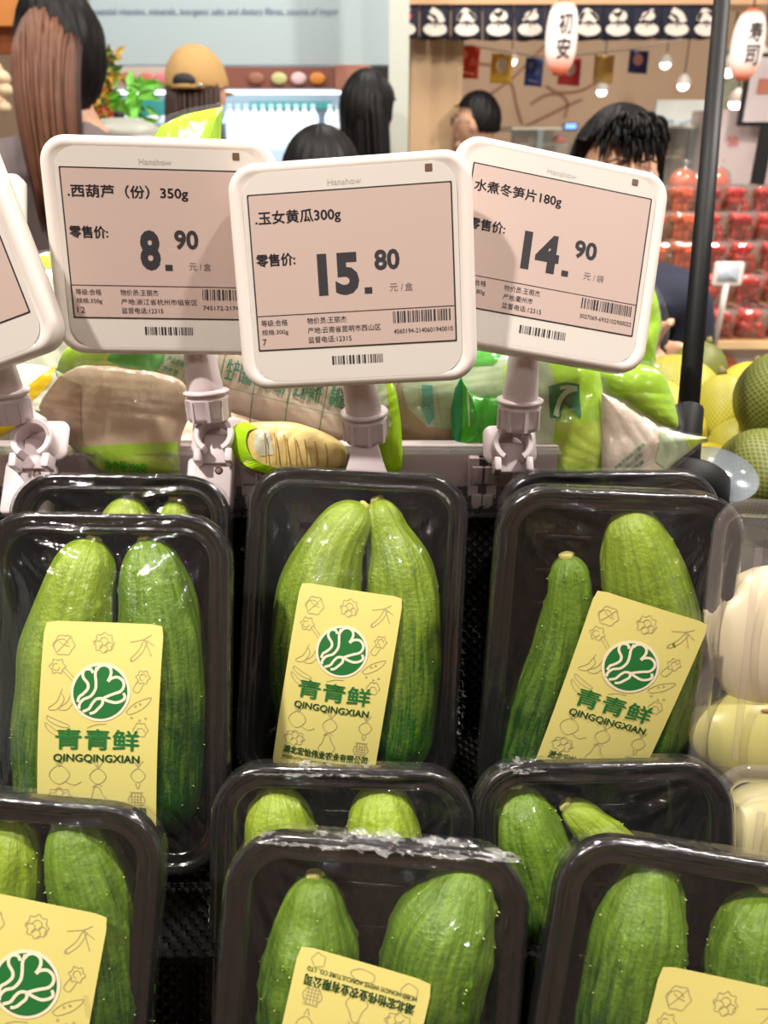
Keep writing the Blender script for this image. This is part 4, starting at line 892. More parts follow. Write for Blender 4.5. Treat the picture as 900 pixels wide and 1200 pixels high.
def person(label, head_px, z, face, top_m, leg_m, arms=None, tilt=0.0, width=1.0):
    """face: heading in degrees, 0 = looking at +Y (away from the camera), 180 = towards it"""
    hc = at(*head_px, z); a = math.radians(face); M = Matrix.Translation((hc[0], hc[1], 0)) @ Matrix.Rotation(-a, 4, 'Z'); hz = hc[2]
    root = empty('person', label=label, cat='person', M=M)
    H = hz+.11; sy = hz-.235; hip = H*.52; kn = H*.28
    arms = arms or [None, None]
    def arm(sd, tgt):
        sh = (sd*.185*width, -.01, sy)
        if tgt is None: return [sh, (sd*.225*width, -.02, sy-.28), (sd*.225*width, .05, sy-.52), (sd*.22*width, .08, sy-.60)]
        t = np.array(tgt); s_ = np.array(sh); mid = (s_+t)/2+np.array([sd*.05, -.04, -.09]); w = t+(mid-t)*.18
        return [sh, tuple(mid), tuple(w), tuple(t)]
    AL, AR = arm(-1, arms[0]), arm(1, arms[1])
    N = [((0, 0, hip), (.13*width, .10)), ((0, 0, hip+.2), (.115*width, .09)), ((0, -.01, sy-.1), (.135*width, .10)), ((0, -.01, sy-.01), (.07, .06)), ((0, 0, hz-.13), (.052, .055)), ((0, 0, hz-.06), (.05, .055))]
    E = [(0, 1), (1, 2), (2, 3), (3, 4), (4, 5)]
    for A in (AL, AR):
        b = len(N); N += [(A[0], .042), (A[1], .040), (A[2], .028), (A[3], (.030, .018))]; E += [(3, b), (b, b+1), (b+1, b+2), (b+2, b+3)]
    for sd in (-1, 1):
        b = len(N); N += [((sd*.09, 0, hip-.06), .085), ((sd*.095, .01, kn), .055), ((sd*.10, -.02, .09), .038), ((sd*.10, .10, .035), (.036, .03))]; E += [(0, b), (b, b+1), (b+1, b+2), (b+2, b+3)]
    v, f = skin_mesh(N, E)
    mb = MB(); mb.add(v, f)
    def hf(x, y, zz):
        w = 1-.16*max(0, -zz)**1.5; yy = y*(1+.0*zz); 
        if y > 0: yy = y*(.93-.10*max(0, zz-.3)+.03*max(0, -zz))
        return (x*w, yy, zz)
    T = Matrix.Translation((0, 0, hz)) @ Matrix.Rotation(-tilt, 4, 'X')
    hv, hf_ = ellip((0, 0, 0), (.076, .094, .112), 32, 24, hf); mb.add(xform(hv, T), hf_)
    for c, r in (((0, .094, -.018), (.014, .018, .024)), ((0, .088, .004), (.009, .012, .03)), ((0, .078, -.058), (.026, .014, .009)), ((-.077, 0, -.008), (.010, .018, .03)), ((.077, 0, -.008), (.010, .018, .03)), ((0, .070, -.095), (.026, .02, .018))):
        mb.add(xform(ellip(c, r, 14, 10)[0], T), ellip(c, r, 14, 10)[1])
    # hands
    for sd, A in ((-1, AL), (1, AR)):
        w, t = np.array(A[2]), np.array(A[3]); dd = (t-w)/np.linalg.norm(t-w); s1 = np.cross(dd, [sd*.3, 1, 0.2]); s1 /= np.linalg.norm(s1)
        for k, (o_, l_) in enumerate(((-.026, .062), (-.009, .075), (.009, .078), (.026, .068))):
            p = t+s1*o_+dd*.01; mb.add(*tube([p, p+dd*l_*.55, p+dd*l_+np.array([0, 0, -.012])], [.009, .0085, .007], 8))
        p = t-s1*.03-dd*.02; mb.add(*tube([p, p-s1*.025+dd*.025, p-s1*.03+dd*.05], [.011, .010, .008], 8))
    body = remeshed('body', mb.v, mb.f, M_skin, root, .008)
    ink = mat('brow and eye', (40, 28, 24), .5)
    for sd in (-1, 1):
        v, f = ellip((sd*.031, .083, .004), (.012, .006, .0055), 14, 10); e_ = link('eye', xform(v, T), f, mat('eye white', (225, 220, 215), .2), root)
        v, f = ellip((sd*.031, .0875, .004), (.0052, .003, .0052), 12, 8); link('iris', xform(v, T), f, ink, e_)
        v, f = tube([(sd*.014, .092, .024), (sd*.032, .090, .031), (sd*.052, .078, .024)], [.0025, .0032, .0016], 6); link('eyebrow', xform(v, T), f, mat('eyebrow hair', (96, 66, 54), .7), root)
    v, f = ellip((0, .0885, -.057), (.022, .006, .006), 14, 8); link('lips', xform(v, T), f, mat('lips', (176, 96, 88), .4), root)
    # clothing
    N = [((0, 0, hip-.02), (.150*width, .115)), ((0, 0, hip+.2), (.135*width, .108)), ((0, -.01, sy-.1), (.158*width, .118)), ((0, -.01, sy+.025), (.12, .082))]
    E = [(0, 1), (1, 2), (2, 3)]
    for A in (AL, AR): b = len(N); N += [(A[0], .078), (A[1], .058), (A[2], .046)]; E += [(3, b), (b, b+1), (b+1, b+2)]
    v, f = skin_mesh(N, E); v2, f2 = tube([(0, -.008, hz-.135), (0, -.010, hz-.16), (0, -.012, hz-.19), (0, -.012, hz-.235)], [.058, .078, .112, .15], 20)
    mb = MB(); mb.add(v, f); mb.add(v2, f2); remeshed('top', mb.v, mb.f, top_m, root, .011)
    N = [((0, 0, hip), (.145*width, .112))]; E = []
    for sd in (-1, 1): b = len(N); N += [((sd*.09, 0, hip-.08), .10), ((sd*.095, .01, kn), .072), ((sd*.10, -.01, .10), .06)]; E += [(0, b), (b, b+1), (b+1, b+2)]
    v, f = skin_mesh(N, E); remeshed('trousers', v, f, leg_m, root, .012)
    for sd in (-1, 1): v, f = ellip((sd*.10, .05, .04), (.05, .135, .05), 18, 12); link('shoe', v, f, M_blk, root)
    return root, T, hz
def hair_cap(root, T, m, low_back=-.07, front=.035, grow=1.12, name='hair'):
    def fn(x, y, z):
        lim = front/.112 if y > .25 else (front/.112*(y+.2)/.45+low_back/.112*(.25-y)/.45 if y > -.2 else low_back/.112)
        k = 1+.03*math.sin(23*math.atan2(y, x))+.02*math.sin(57*math.atan2(y, x)+z*9); zz = max(z, lim-.03*math.sin(17*math.atan2(y, x)))
        return (x*k, y*k, zz)
    v, f = ellip((0, -.006, .004), (.076*grow+.002, .094*grow, .112*grow), 72, 28, fn); o = link(name, xform(v, T), f, m, root); return o
def strands(root, T, m, n, start, end, spread0, spread1, rad, name, mid=None, seed=0, dome=0.0):
    r_ = random.Random(seed); mb = MB()
    for k in range(n):
        a = r_.uniform(0, 2*PI); q = math.sqrt(r_.random()); p0 = np.array(start)+np.array([spread0[0]*q*math.cos(a), spread0[1]*q*math.sin(a), -dome*q*q])
        p2 = np.array(end)+np.array([spread1[0]*q*math.cos(a), spread1[1]*q*math.sin(a), r_.uniform(-.04, .04)]); p1 = (p0+p2)/2+(np.array(mid) if mid else 0)+np.array([r_.uniform(-.006, .006), r_.uniform(-.006, .006), 0])
        if name == 'fringe': p2[1] -= (p2[0]/.08)**2*.035; p1[1] -= (p1[0]/.08)**2*.02
        pts = [p0*(1-t)**2+2*p1*t*(1-t)+p2*t*t for t in [i/7 for i in range(8)]]
        mb.add(*tube(pts, [rad, rad*1.2, rad*1.2, rad*1.1, rad, rad*.9, rad*.7, rad*.25], 5))
    o = link(name, xform(mb.v, T), mb.f, m, root); o['kind'] = 'stuff'; return o
M_greytop = mat('grey brown shirt', (112, 100, 100), .85, bump=.5, bscale=12); M_navy = mat('navy sleeve cloth', (34, 38, 58), .85, bump=.4, bscale=14); M_dark = mat('dark cloth', (40, 40, 46), .85); M_pinktop = mat('pink cloth', (190, 140, 120), .85); M_blue = mat('blue cloth', (50, 60, 130), .8)
r1, T1, h1 = person('person seen from behind with a long brown ponytail and grey brown shirt', (73, 62), 1.72, -12, M_greytop, M_dark, width=1.15)
hair_cap(r1, T1, M_hair, -.10, .02, 1.16)
strands(r1, T1, M_brownhair, 260, (-.015, -.085, .075), (-.03, -.150, -.30), (.062, .035), (.050, .03), .0042, 'ponytail', (-.01, -.07, .06), 1, .06)
strands(r1, T1, M_midhair, 120, (-.01, -.080, .075), (-.025, -.145, -.32), (.066, .035), (.055, .03), .0042, 'darker_locks', (-.01, -.065, .06), 8, .06)
r2, T2, h2 = person('person from behind in a backwards tan cap with dark brown hair', (232, 108), 2.45, 8, M_dark, M_dark)
strands(r2, T2, M_midhair, 240, (0, -.045, .02), (.0, -.09, -.30), (.080, .05), (.09, .03), .0055, 'long_hair', (0, -.03, 0), 2)
def capfn(x, y, z): return (x, y*(1.02), max(z, -.02+.0*y))
v, f = ellip((0, -.004, .015), (.092, .112, .112), 48, 24, capfn); cap_m = mat('tan cap cloth', (182, 144, 90), .85, bump=.3, bscale=60); cp_ = link('cap_crown', xform(v, T2), f, cap_m, r2)
v, f = ellip((0, -.106, .024), (.036, .017, .024), 24, 12, lambda x, y, z: (x, y, max(z, -.35))); link('cap_opening', xform(v, T2), f, mat('hair in cap opening', (22, 18, 20), .6), cp_)
v, f = tube([(-.088+.088*2*k/12, -.030-.088*math.sin(PI*k/12), .012) for k in range(13)], .0075, 8); link('cap_strap', xform(v, T2), f, cap_m, cp_)
v, f = ellip((.045, -.109, .013), (.007, .005, .006), 10, 8); link('cap_buckle', xform(v, T2), f, mat('buckle metal', (190, 190, 195), .25, Metallic=.8), cp_)
v, f = ellip((0, .13, .0), (.07, .07, .010), 24, 8); link('cap_brim', xform(v, T2), f, cap_m, cp_)
r3, T3_, h3 = person('person from behind with long straight black hair near the pale pillar', (432, 132), 2.7, 30, M_dark, M_dark)
hair_cap(r3, T3_, M_hair, -.10, .03, 1.14); strands(r3, T3_, M_hair, 260, (0, -.03, .05), (.03, -.06, -.36), (.080, .07), (.10, .05), .006, 'long_hair', None, 3)
r4, T4, h4 = person('shorter person with short black hair, only the crown showing above the middle tag', (378, 226), 1.72, 5, M_navy, M_dark)
hair_cap(r4, T4, M_hair, -.09, .04, 1.16)
r5, T5, h5 = person('man with short black hair and glasses in profile inside the food shop', (558, 143), 3.6, -75, M_blue, M_dark)
hair_cap(r5, T5, M_hair, -.04, .055, 1.10)
gm = mat('glasses metal', (60, 60, 70), .25, Metallic=.7)
gl_ = MB()
for sd in (-1, 1):
    gl_.add(*tube([(sd*.033+.026*math.cos(k*PI/8), .104, .002+.018*math.sin(k*PI/8)) for k in range(17)], .0016, 6)); gl_.add(*tube([(sd*.059, .103, .004), (sd*.078, .06, .004), (sd*.080, .0, .0)], .0016, 6))
gls = link('glasses', xform(gl_.v, T5), gl_.f, gm, r5)
v, f = MB().box((.033, .104, .002), (.046, .0015, .032)).box((-.033, .104, .002), (.046, .0015, .032)).v, MB().box((0, 0, 0), (1, 1, 1)).box((0, 0, 0), (1, 1, 1)).f
link('lenses', xform(v, T5), f, film_mat('lens glass', gloss=2, rough=.02, haze=.05, bump=0), gls)
c6 = at(722, 211, 1.62); hd = at(778, 428, 1.18)
fa = math.radians(176); dx, dy = hd[0]-c6[0], hd[1]-c6[1]
R6 = Matrix.Rotation(-fa, 4, 'Z').inverted(); loc6 = R6 @ Vector((dx, dy, 0))
sx = [None, None]
sx[0 if loc6[0] < 0 else 1] = (loc6[0], loc6[1], hd[2])
r6, T6, h6 = person('woman with a short black fringe looking down behind the tag reading 14.90, navy sleeves', (722, 211), 1.62, 176, M_navy, M_dark, arms=sx, tilt=-.12)
hair_cap(r6, T6, M_hair, -.10, .055, 1.22)
strands(r6, T6, M_hair, 110, (0, .045, .100), (.0, .104, .060), (.050, .02), (.076, .004), .0042, 'fringe', (0, .020, .022), 5)

# ------------------------------------------------------------------ room and shops behind
def wbox(name, x0, y0, x1, y1, Y, th, m, label=None, cat=None, parent=None, bev=0, group=None):
    a = atY(x0, y0, Y); b = atY(x1, y1, Y); mb = MB(); mb.box(((a[0]+b[0])/2, Y+th/2, (a[2]+b[2])/2), (abs(b[0]-a[0]), th, abs(a[2]-b[2])))
    o = mb.build(name, m, None)
    if parent is not None: o.parent = parent; o.matrix_parent_inverse = parent.matrix_world.inverted()
    if label: tag(o, label, cat, group)
    if bev: bevel(o, bev)
    return o
def ebase(name, loc, label, cat, group=None):
    o = empty(name, loc, label, cat, group); bpy.context.view_layer.update(); return o
mb = MB(); mb.box((0, 2.6, -.02), (9, 11, .04)); struct(mb.build('floor', mat('beige floor tile', (168, 150, 132), .25), None))
mb = MB(); mb.box((0, 2.6, 3.35), (9, 11, .04)); struct(mb.build('ceiling', mat('dark ceiling', (70, 62, 56), .8), None))
mb = MB(); mb.box((0, 7.6, 1.7), (9, .1, 3.4)); struct(mb.build('wall_back', mat('warm beige wall', (196, 164, 134), .7, vary=.1, vscale=1.5), None))
mb = MB(); mb.box((0, -2.6, 1.7), (9, .1, 3.4)); struct(mb.build('wall_front', mat('brown reflection wall', (120, 88, 68), .7, vary=.7, vscale=2.5), None))  # unseen wall added for reflections, mottled brown to show as warm patches
# produce cooler with sign
YS = 3.7
wbox('header_sign', 95, -70, 457, 76, YS, .12, mat('pale blue grey sign', (172, 187, 190), .5), 'pale blue grey sign board with a line of small blue lettering above the cooler', 'sign')
p = Print(); p.text('essential vitamins, minerals, inorganic salts and dietary fibres, source of impor', 0, 0, 1, 1, .01)
so = bpy.data.objects['header_sign']
def S(u, v): q = atY(105+u*292, 9+v*11, YS-.003); return tuple(q)
p.build('sign_lettering', mat('sign blue ink', (112, 130, 158), .6), so, S)
mb = MB(); cool = ebase('cooler', (-1.0, YS, 0), 'bright open produce cooler with brown picture strip, white bottles and teal shelves', 'cooler')
M_cw = mat('cooler white', (150, 166, 176), .4, Emission_Color=(.85, .95, 1, 1), Emission_Strength=.0)
M_tube = bpy.data.materials.new('cooler lamp'); M_tube.use_nodes = True; M_tube.node_tree.nodes['Principled BSDF'].inputs['Emission Color'].default_value = (.86, .95, 1, 1); M_tube.node_tree.nodes['Principled BSDF'].inputs['Emission Strength'].default_value = 3
wbox('back_wall', 95, 104, 440, 260, YS+.5, .03, M_cw, parent=cool); wbox('picture_strip_pale', 95, 78, 262, 104, YS, .05, mat('pale strip', (196, 178, 164), .5), parent=cool)
wbox('picture_strip_brown', 262, 78, 392, 104, YS-.01, .05, mat('brown strip', (132, 78, 64), .5), parent=cool)
wbox('picture_panel', 392, 76, 433, 106, YS-.02, .05, mat('reddish photo print', (168, 112, 92), .5, vary=.6, vscale=18), parent=cool)
wbox('dark_panel', 436, 78, 455, 190, YS-.01, .06, M_blk, parent=cool)
for x, c in ((327, (190, 190, 130)), (350, (220, 190, 190)), (372, (220, 140, 60)), (300, (150, 100, 80)), (150, (150, 90, 70)), (172, (190, 110, 90)), (190, (210, 120, 130))):
    q = atY(x, 92, YS-.025); v, f = ellip(q, (.032, .006, .022), 16, 8); link('picture', v, f, mat('pic%d' % x, c, .5), None).parent = cool; bpy.data.objects[-1 if False else 0]
for o in COL.objects:
    if o.name.startswith('picture') and o.parent == cool: o.matrix_parent_inverse = cool.matrix_world.inverted()
for y, nm in ((110, 'lamp_tube'),):
    wbox(nm, 100, 106, 436, 110, YS+.05, .03, M_tube, parent=cool)
mt_teal = mat('teal shelf liner', (60, 150, 140), .5)
wbox('shelf', 95, 168, 440, 176, YS+.05, .42, M_cw, parent=cool); wbox('shelf', 95, 139, 262, 144, YS+.1, .36, M_cw, parent=cool)
wbox('teal_liner', 140, 117, 196, 138, YS+.44, .02, mt_teal, parent=cool); wbox('teal_liner', 293, 119, 388, 127, YS+.44, .02, mt_teal, parent=cool); wbox('teal_liner', 372, 120, 386, 127, YS+.42, .02, mt_teal, parent=cool)
wbox('base_cabinet', 95, 176, 440, 420, YS, .5, mat('blue grey cabinet', (120, 130, 145), .5), parent=cool)
area('cooler_lamp', tuple(atY(270, 106, YS+.12)), 0.9, 6, (.86, .95, 1), tuple(atY(270, 160, YS+.35)))
ORD = ('leftmost', 'second', 'third', 'fourth', 'fifth', 'sixth', 'seventh', 'eighth', 'ninth', 'tenth', 'eleventh', 'twelfth', 'thirteenth', 'fourteenth', 'fifteenth', 'sixteenth', 'rightmost')
M_bot = mat('white bottle', (226, 230, 232), .3); bot0 = None
def bottle_mesh():
    return lathe([(.022, 0), (.024, .004), (.024, .10), (.020, .118), (.010, .13), (.010, .14)], 16)
bm_v, bm_f = bottle_mesh()
for i in range(17):
    x = 272+i*9.6 if i < 11 else 388+(i-11)*9
    q = atY(x, 169, YS+.2)
    if i == 0:
        bot0 = link('bottle', bm_v, bm_f, M_bot); bo = bot0; cpv, cpf = lathe([(.0115, .138), (.0115, .155), (.009, .157)], 12); cap0 = link('bottle_cap', cpv, cpf, mat('bottle cap', (150, 170, 175), .4), bot0)
    else:
        bo = bot0.copy(); COL.objects.link(bo); c_ = cap0.copy(); COL.objects.link(c_); c_.parent = bo
    bo.location = q; tag(bo, 'white bottle on the bright cooler shelf, %s counted from the left' % ORD[i], 'bottle', 'white bottles in the cooler')
# packs on the left shelf of the cooler
for i in range(7):
    a = atY(150+i*16, 166, YS+.2); mb = MB(); mb.box((0, 0, .045), (.055, .08, .09)); mb.box((0, 0, .095), (.05, .012, .015)); o = mb.build('food_pack', mat('pack%d' % (i % 3), ((225, 215, 220), (235, 232, 225), (222, 200, 205))[i % 3], .4)); o.location = a; bevel(o, .01)
    tag(o, 'small pale pack on the lower left cooler shelf, %s counted from the left' % ORD[i], 'food pack', 'pale packs in the cooler')
# wooden stall beams upper left
M_or = mat('orange wood', (206, 132, 66), .5, vary=.25, vscale=6)
st = ebase('wooden_stall', (-1.6, 2.9, 0), 'orange wooden stall frame in the top left corner behind the ponytail', 'stall')
wbox('beam', -60, -30, 34, 30, 2.9, .1, M_or, parent=st); wbox('board', -60, 30, 22, 62, 2.95, .06, mat('brown wood', (150, 80, 40), .5, vary=.2, vscale=8), parent=st); wbox('post', -60, 62, -20, 600, 2.95, .08, M_or, parent=st)
for i, (x, y, r) in enumerate(((3, 92, 8), (6, 106, 8), (-4, 118, 9), (5, 126, 7), (-6, 82, 8))):
    v, f = ellip((0, 0, 0), (r*2.9/FPX,)*3, 14, 10, lambda a, b, c: (a, b, c*(.85+.15*c))); o = link('garlic_bulb', v, f, mat('cream garlic', (222, 196, 160), .5)); o.location = atY(x, y, 2.85); tag(o, 'cream round bulb at the left edge, %s in its hanging string' % ('fourth', 'third', 'second', 'right bottom', 'topmost')[i], 'garlic', 'string of garlic bulbs')
    v, f = tube([(0, 0, r*.0025), (0, 0, .04)], .004, 6); link('stalk', v, f, mat('dry stalk', (170, 140, 90), .7), o)
# flower bunch and green sprig beside ponytail
def plant(name, label, pts, colors, z, n, seed, leaf, parent_loc):
    r_ = random.Random(seed); root = ebase(name, tuple(at(*parent_loc, z)), label, 'plant'); k = len(colors); bs = [MB() for _ in colors]
    for i in range(n):
        px, py = r_.uniform(*pts[0]), r_.uniform(*pts[1]); c = at(px, py, z+r_.uniform(-.06, .06))-at(*parent_loc, z); L = leaf*r_.uniform(.6, 1.3); a = r_.uniform(0, 2*PI); b = r_.uniform(-.6, 1.2)
        d = np.array([math.cos(a)*math.cos(b), .4*math.sin(a), math.sin(b)]); d /= np.linalg.norm(d); w = np.cross(d, [0, 1, .2]); w /= np.linalg.norm(w); nn = np.cross(d, w)
        bs[i % k].add([c, c+d*L*.5+w*L*.18+nn*.004, c+d*L, c+d*L*.5-w*L*.18+nn*.004, c+d*L*.5-nn*.002], [(0, 1, 4), (1, 2, 4), (2, 3, 4), (3, 0, 4)])
    for bb, (nm, m) in zip(bs, colors): o = bb.build(nm, m, root); o['kind'] = 'stuff'
    v, f = tube([(0, 0, 0), (.0, 0, -.12), (.005, 0, -.45)], .006, 6); link('stem', v, f, mat('plant stem', (90, 110, 50), .7), root)
    v, f = lathe([(.05, -.62), (.07, -.45), (.072, -.44), (.06, -.43)], 20); link('pot', v, f, mat('clay pot', (150, 100, 70), .7), root)
plant('flower_bunch', 'bunch of small red and yellow flowers with dark leaves right of the ponytail', ((104, 134), (62, 142)), [('leaves', mat('dark leaf', (70, 100, 50), .6)), ('red_flowers', mat('red petals', (190, 60, 40), .5)), ('yellow_flowers', mat('yellow petals', (220, 180, 60), .5)), ('light_leaves', mat('light leaf', (130, 160, 70), .6))], 2.3, 420, 4, .035, (118, 125))
plant('leafy_sprig', 'fresh bright green leafy sprig between the flowers and the tan cap', ((142, 172), (98, 145)), [('leaves', mat('bright leaf', (110, 190, 60), .5))], 2.2, 34, 9, .055, (155, 150))
v, f = ellip((0, 0, 0), (.10, .10, .035), 28, 14, lambda a, b, c: (a, b, max(c, -.2))); o = link('domed_lid', v, f, mat('grey green dome', (170, 172, 160), .4)); o.location = at(142, 156, 2.0); tag(o, 'grey domed lid below the flowers beside the grey shirt', 'lid')
v, f = lathe([(.012, .0), (.014, .012), (.006, .018)], 12, (0, 0, .032)); link('knob', v, f, M_blk, o)
v, f = lathe([(.103, -.012), (.105, -.006), (.095, -.004)], 28); link('rim', v, f, M_pink, o)
# pillar, wood panel, food shop
a = atY(456, 0, 3.3); b = atY(480, 0, 3.3)
mb = MB(); mb.box(((a[0]+b[0])/2, 3.35, 1.7), (b[0]-a[0], .1, 3.4)); struct(mb.build('trim_1', mat('pale grey green pillar', (196, 200, 188), .5)))
shop = ebase('shop_front', (.6, 4.1, 0), 'wooden fronted food shop stall behind the pillar with beige boards', 'shop front')
wbox('side_panel', 481, 42, 530, 420, 4.1, .15, mat('light wood board', (206, 172, 132), .5, vary=.08, vscale=6), parent=shop)
wbox('lintel', 478, -60, 900, 5, 3.94, .23, mat('lintel wood', (200, 160, 120), .5, vary=.1, vscale=4), parent=shop)
wbox('inner_post', 519, 46, 529, 160, 4.4, .08, mat('cream post', (216, 190, 164), .5), parent=shop)
wbox('counter_front', 530, 168, 770, 420, 4.9, .1, mat('counter beige', (190, 168, 140), .5), parent=shop)
wbox('counter_top', 515, 148, 772, 155, 4.8, .5, mat('counter pale top', (206, 194, 170), .3), parent=shop)
wbox('right_wall', 846, 58, 900, 128, 4.6, .1, mat('green grey speckle wall', (126, 128, 106), .6, vary=.5, vscale=40), parent=shop)
wbox('white_counter', 848, 128, 905, 216, 4.0, .4, mat('white pink counter', (208, 190, 188), .4), parent=shop)
wbox('menu_board', 538, 132, 560, 150, 4.7, .03, M_blk, 'small dark menu board with pale writing behind the man in glasses', 'sign')
p = Print(); [p.text(t, .15, .1+.28*k, .85, .28+.28*k) for k, t in enumerate(('寿司', '定食', '拉面'))]
p.build('menu_lettering', mat('chalk white', (220, 210, 205), .6), bpy.data.objects['menu_board'], lambda u, v: tuple(atY(540+18*u, 133+15*v, 4.695)))
mu = Print()
for pts in ([(575, 110), (600, 92), (622, 70), (640, 52)], [(596, 90), (602, 105), (606, 125), (612, 145)], [(622, 122), (638, 112), (655, 110), (665, 120), (662, 138)], [(640, 100), (655, 108), (680, 106), (700, 96)], [(560, 74), (580, 76), (600, 75)], [(610, 150), (636, 138), (660, 126), (682, 116)]): mu.line(pts, 2.2, sm=5)
mu.build('wall_mural_lines', mat('mural brown line', (150, 98, 76), .7), shop, lambda u, v: tuple(atY(u, v, 7.53))).matrix_parent_inverse = shop.matrix_world.inverted()
# glass cases
M_gl = film_mat('shop glass', tint=(.95, .97, .96), gloss=2.0, rough=.03, haze=.10, bump=.02, hazecol=(.8, .82, .78))
for i, (x0, x1, y0, y1, Y, lb) in enumerate(((600, 665, 152, 185, 4.3, 'low glass food case left of the woman with a fringe'), (765, 860, 150, 215, 4.3, 'glass food case between the woman and the black pole'))):
    c = ebase('glass_case', tuple(atY((x0+x1)/2, y1, Y)), lb, 'display case')
    wbox('glass_front', x0, y0, x1, y1, Y, .01, M_gl, parent=c); wbox('top_rail', x0, y0-3, x1, y0, Y, .3, mat('cream rail', (222, 216, 196), .4), parent=c); wbox('mullion', (x0+x1)/2-2, y0, (x0+x1)/2+2, y1, Y-.01, .02, mat('grey mullion', (140, 150, 148), .4), parent=c)
    wbox('shelf', x0, (y0+y1)/2, x1, (y0+y1)/2+3, Y+.05, .25, mat('case shelf', (200, 190, 170), .4), parent=c); wbox('back', x0, y0, x1, y1+100, Y+.3, .02, mat('case back', (168, 150, 128), .5, vary=.4, vscale=12), parent=c)
    for k in range(4):
        q = atY(x0+10+k*(x1-x0-18)/3.2, (y0+y1)/2, Y+.15); v, f = ellip((0, 0, 0), (.04, .04, .025), 14, 8, lambda a, b, c: (a, b, max(c, -.3))); o = link('food_item', v, f, mat('food%d' % (k % 4), ((200, 120, 90), (220, 200, 160), (150, 160, 90), (210, 90, 80))[k], .5)); o.location = q+np.array([0, 0, .012]); tag(o, 'small %s portion on the shelf of the %s' % (('reddish brown', 'cream', 'olive green', 'salmon red')[k], 'left glass case' if i == 0 else 'right glass case'), 'food')
wbox('snow_poster', 770, 117, 826, 150, 4.6, .02, mat('pale blue snow print', (206, 212, 214), .5, vary=.15, vscale=12), 'pale poster with a blue patterned lower edge right of the woman', 'poster')
pp = Print(); r_ = random.Random(3)
for k in range(60): pp.disc((r_.random(), .72+.26*r_.random()), .012+.018*r_.random(), 6)
pp.build('blue_pattern', mat('poster blue', (120, 160, 190), .5), bpy.data.objects['snow_poster'], lambda u, v: tuple(atY(771+54*u, 118+31*v, 4.595)))
wbox('small_display', 661, 144, 676, 153, 4.2, .02, M_blk, 'tiny lit blue customer display left of the fringed woman', 'display')
M_em = lambda n, c, s: (lambda m: (m.node_tree.nodes['Principled BSDF'].inputs['Emission Color'].__setattr__('default_value', (*lin(c), 1)), m.node_tree.nodes['Principled BSDF'].inputs['Emission Strength'].__setattr__('default_value', s), m)[2])(mat(n, c, .5))
o = wbox('lit_panel', 663, 145, 675, 151, 4.19, .008, M_em('display blue light', (110, 160, 255), 1.6), parent=bpy.data.objects['small_display'])
# noren: hanging navy banner panels with white bowls
M_nav = mat('navy cloth', (30, 32, 50), .85, bump=.2, bscale=6); M_bowl = mat('white bowl print', (222, 212, 200), .7); YN = 3.95
rod = ebase('banner', tuple(atY(660, 6, YN)), 'row of navy cloth panels printed with white bowls, hanging over the food shop', 'banner')
q0, q1 = atY(478, 4, YN), atY(842, 4, YN); v, f = tube([q0, (q0+q1)/2, q1], .008, 8); o = link('rod_tube', v, f, M_blk); o.parent = rod; o.matrix_parent_inverse = rod.matrix_world.inverted()
for i, cx in enumerate((473, 510, 547, 584, 621, 657, 690, 724, 758, 793, 828)):
    n = 12; V = []; F = []; yb = 48-abs(cx-640)*.012
    for j in range(9):
        for k in range(n+1):
            x = cx-17.6+35.2*k/n; y = 3+(yb-3)*j/8+.8*math.sin(k*.52); q = atY(x, y, YN); V.append((q[0], q[1]+.012*math.sin(k*1.1+i)*(j/8), q[2]))
    for j in range(8):
        for k in range(n): a = j*(n+1)+k; F.append((a, a+n+1, a+n+2, a+1))
    o = link('banner_panel', V, F, M_nav, rod); o.matrix_parent_inverse = rod.matrix_world.inverted(); o.modifiers.new('t', 'SOLIDIFY').thickness = .003
    g = Print(); g.disc((0, 9), 14, 24, 8.5); kind = i % 4; red = Print()
    if kind in (0,): (red if i in (0, 5) else g).disc((2, -8), 8, 12, 6); g.line([(-8, -2), (4, -14), (8, -16)], 2.4)
    elif kind == 1: g.line([(-5, -16), (4, -10), (8, 0)], 8); g.line([(-8, -8), (0, 0)], 4)
    elif kind == 2: g.disc((0, -6), 11, 14, 8); g.line([(-10, -2), (-4, -15), (2, -14), (10, -4)], 4)
    else: g.disc((-4, -6), 6, 10, 7); g.disc((5, -8), 6, 10, 7); g.disc((0, -12), 6, 10, 5)
    dk = Print(); dk.line([(-6, 2), (0, -1), (6, 3)], 2.2); dk.line([(0, -2), (0, 6)], 1.6)
    Sf = lambda e: (lambda u, v: tuple(atY(cx+u, 26+v*.92, YN-.02-e)))
    g.build('bowl_print', M_bowl, o, Sf(0)); dk.build('dark_marks', M_nav, o, Sf(.003))
    if len(red.v): red.build('red_print', mat('red print', (200, 50, 60), .6), o, Sf(.001))
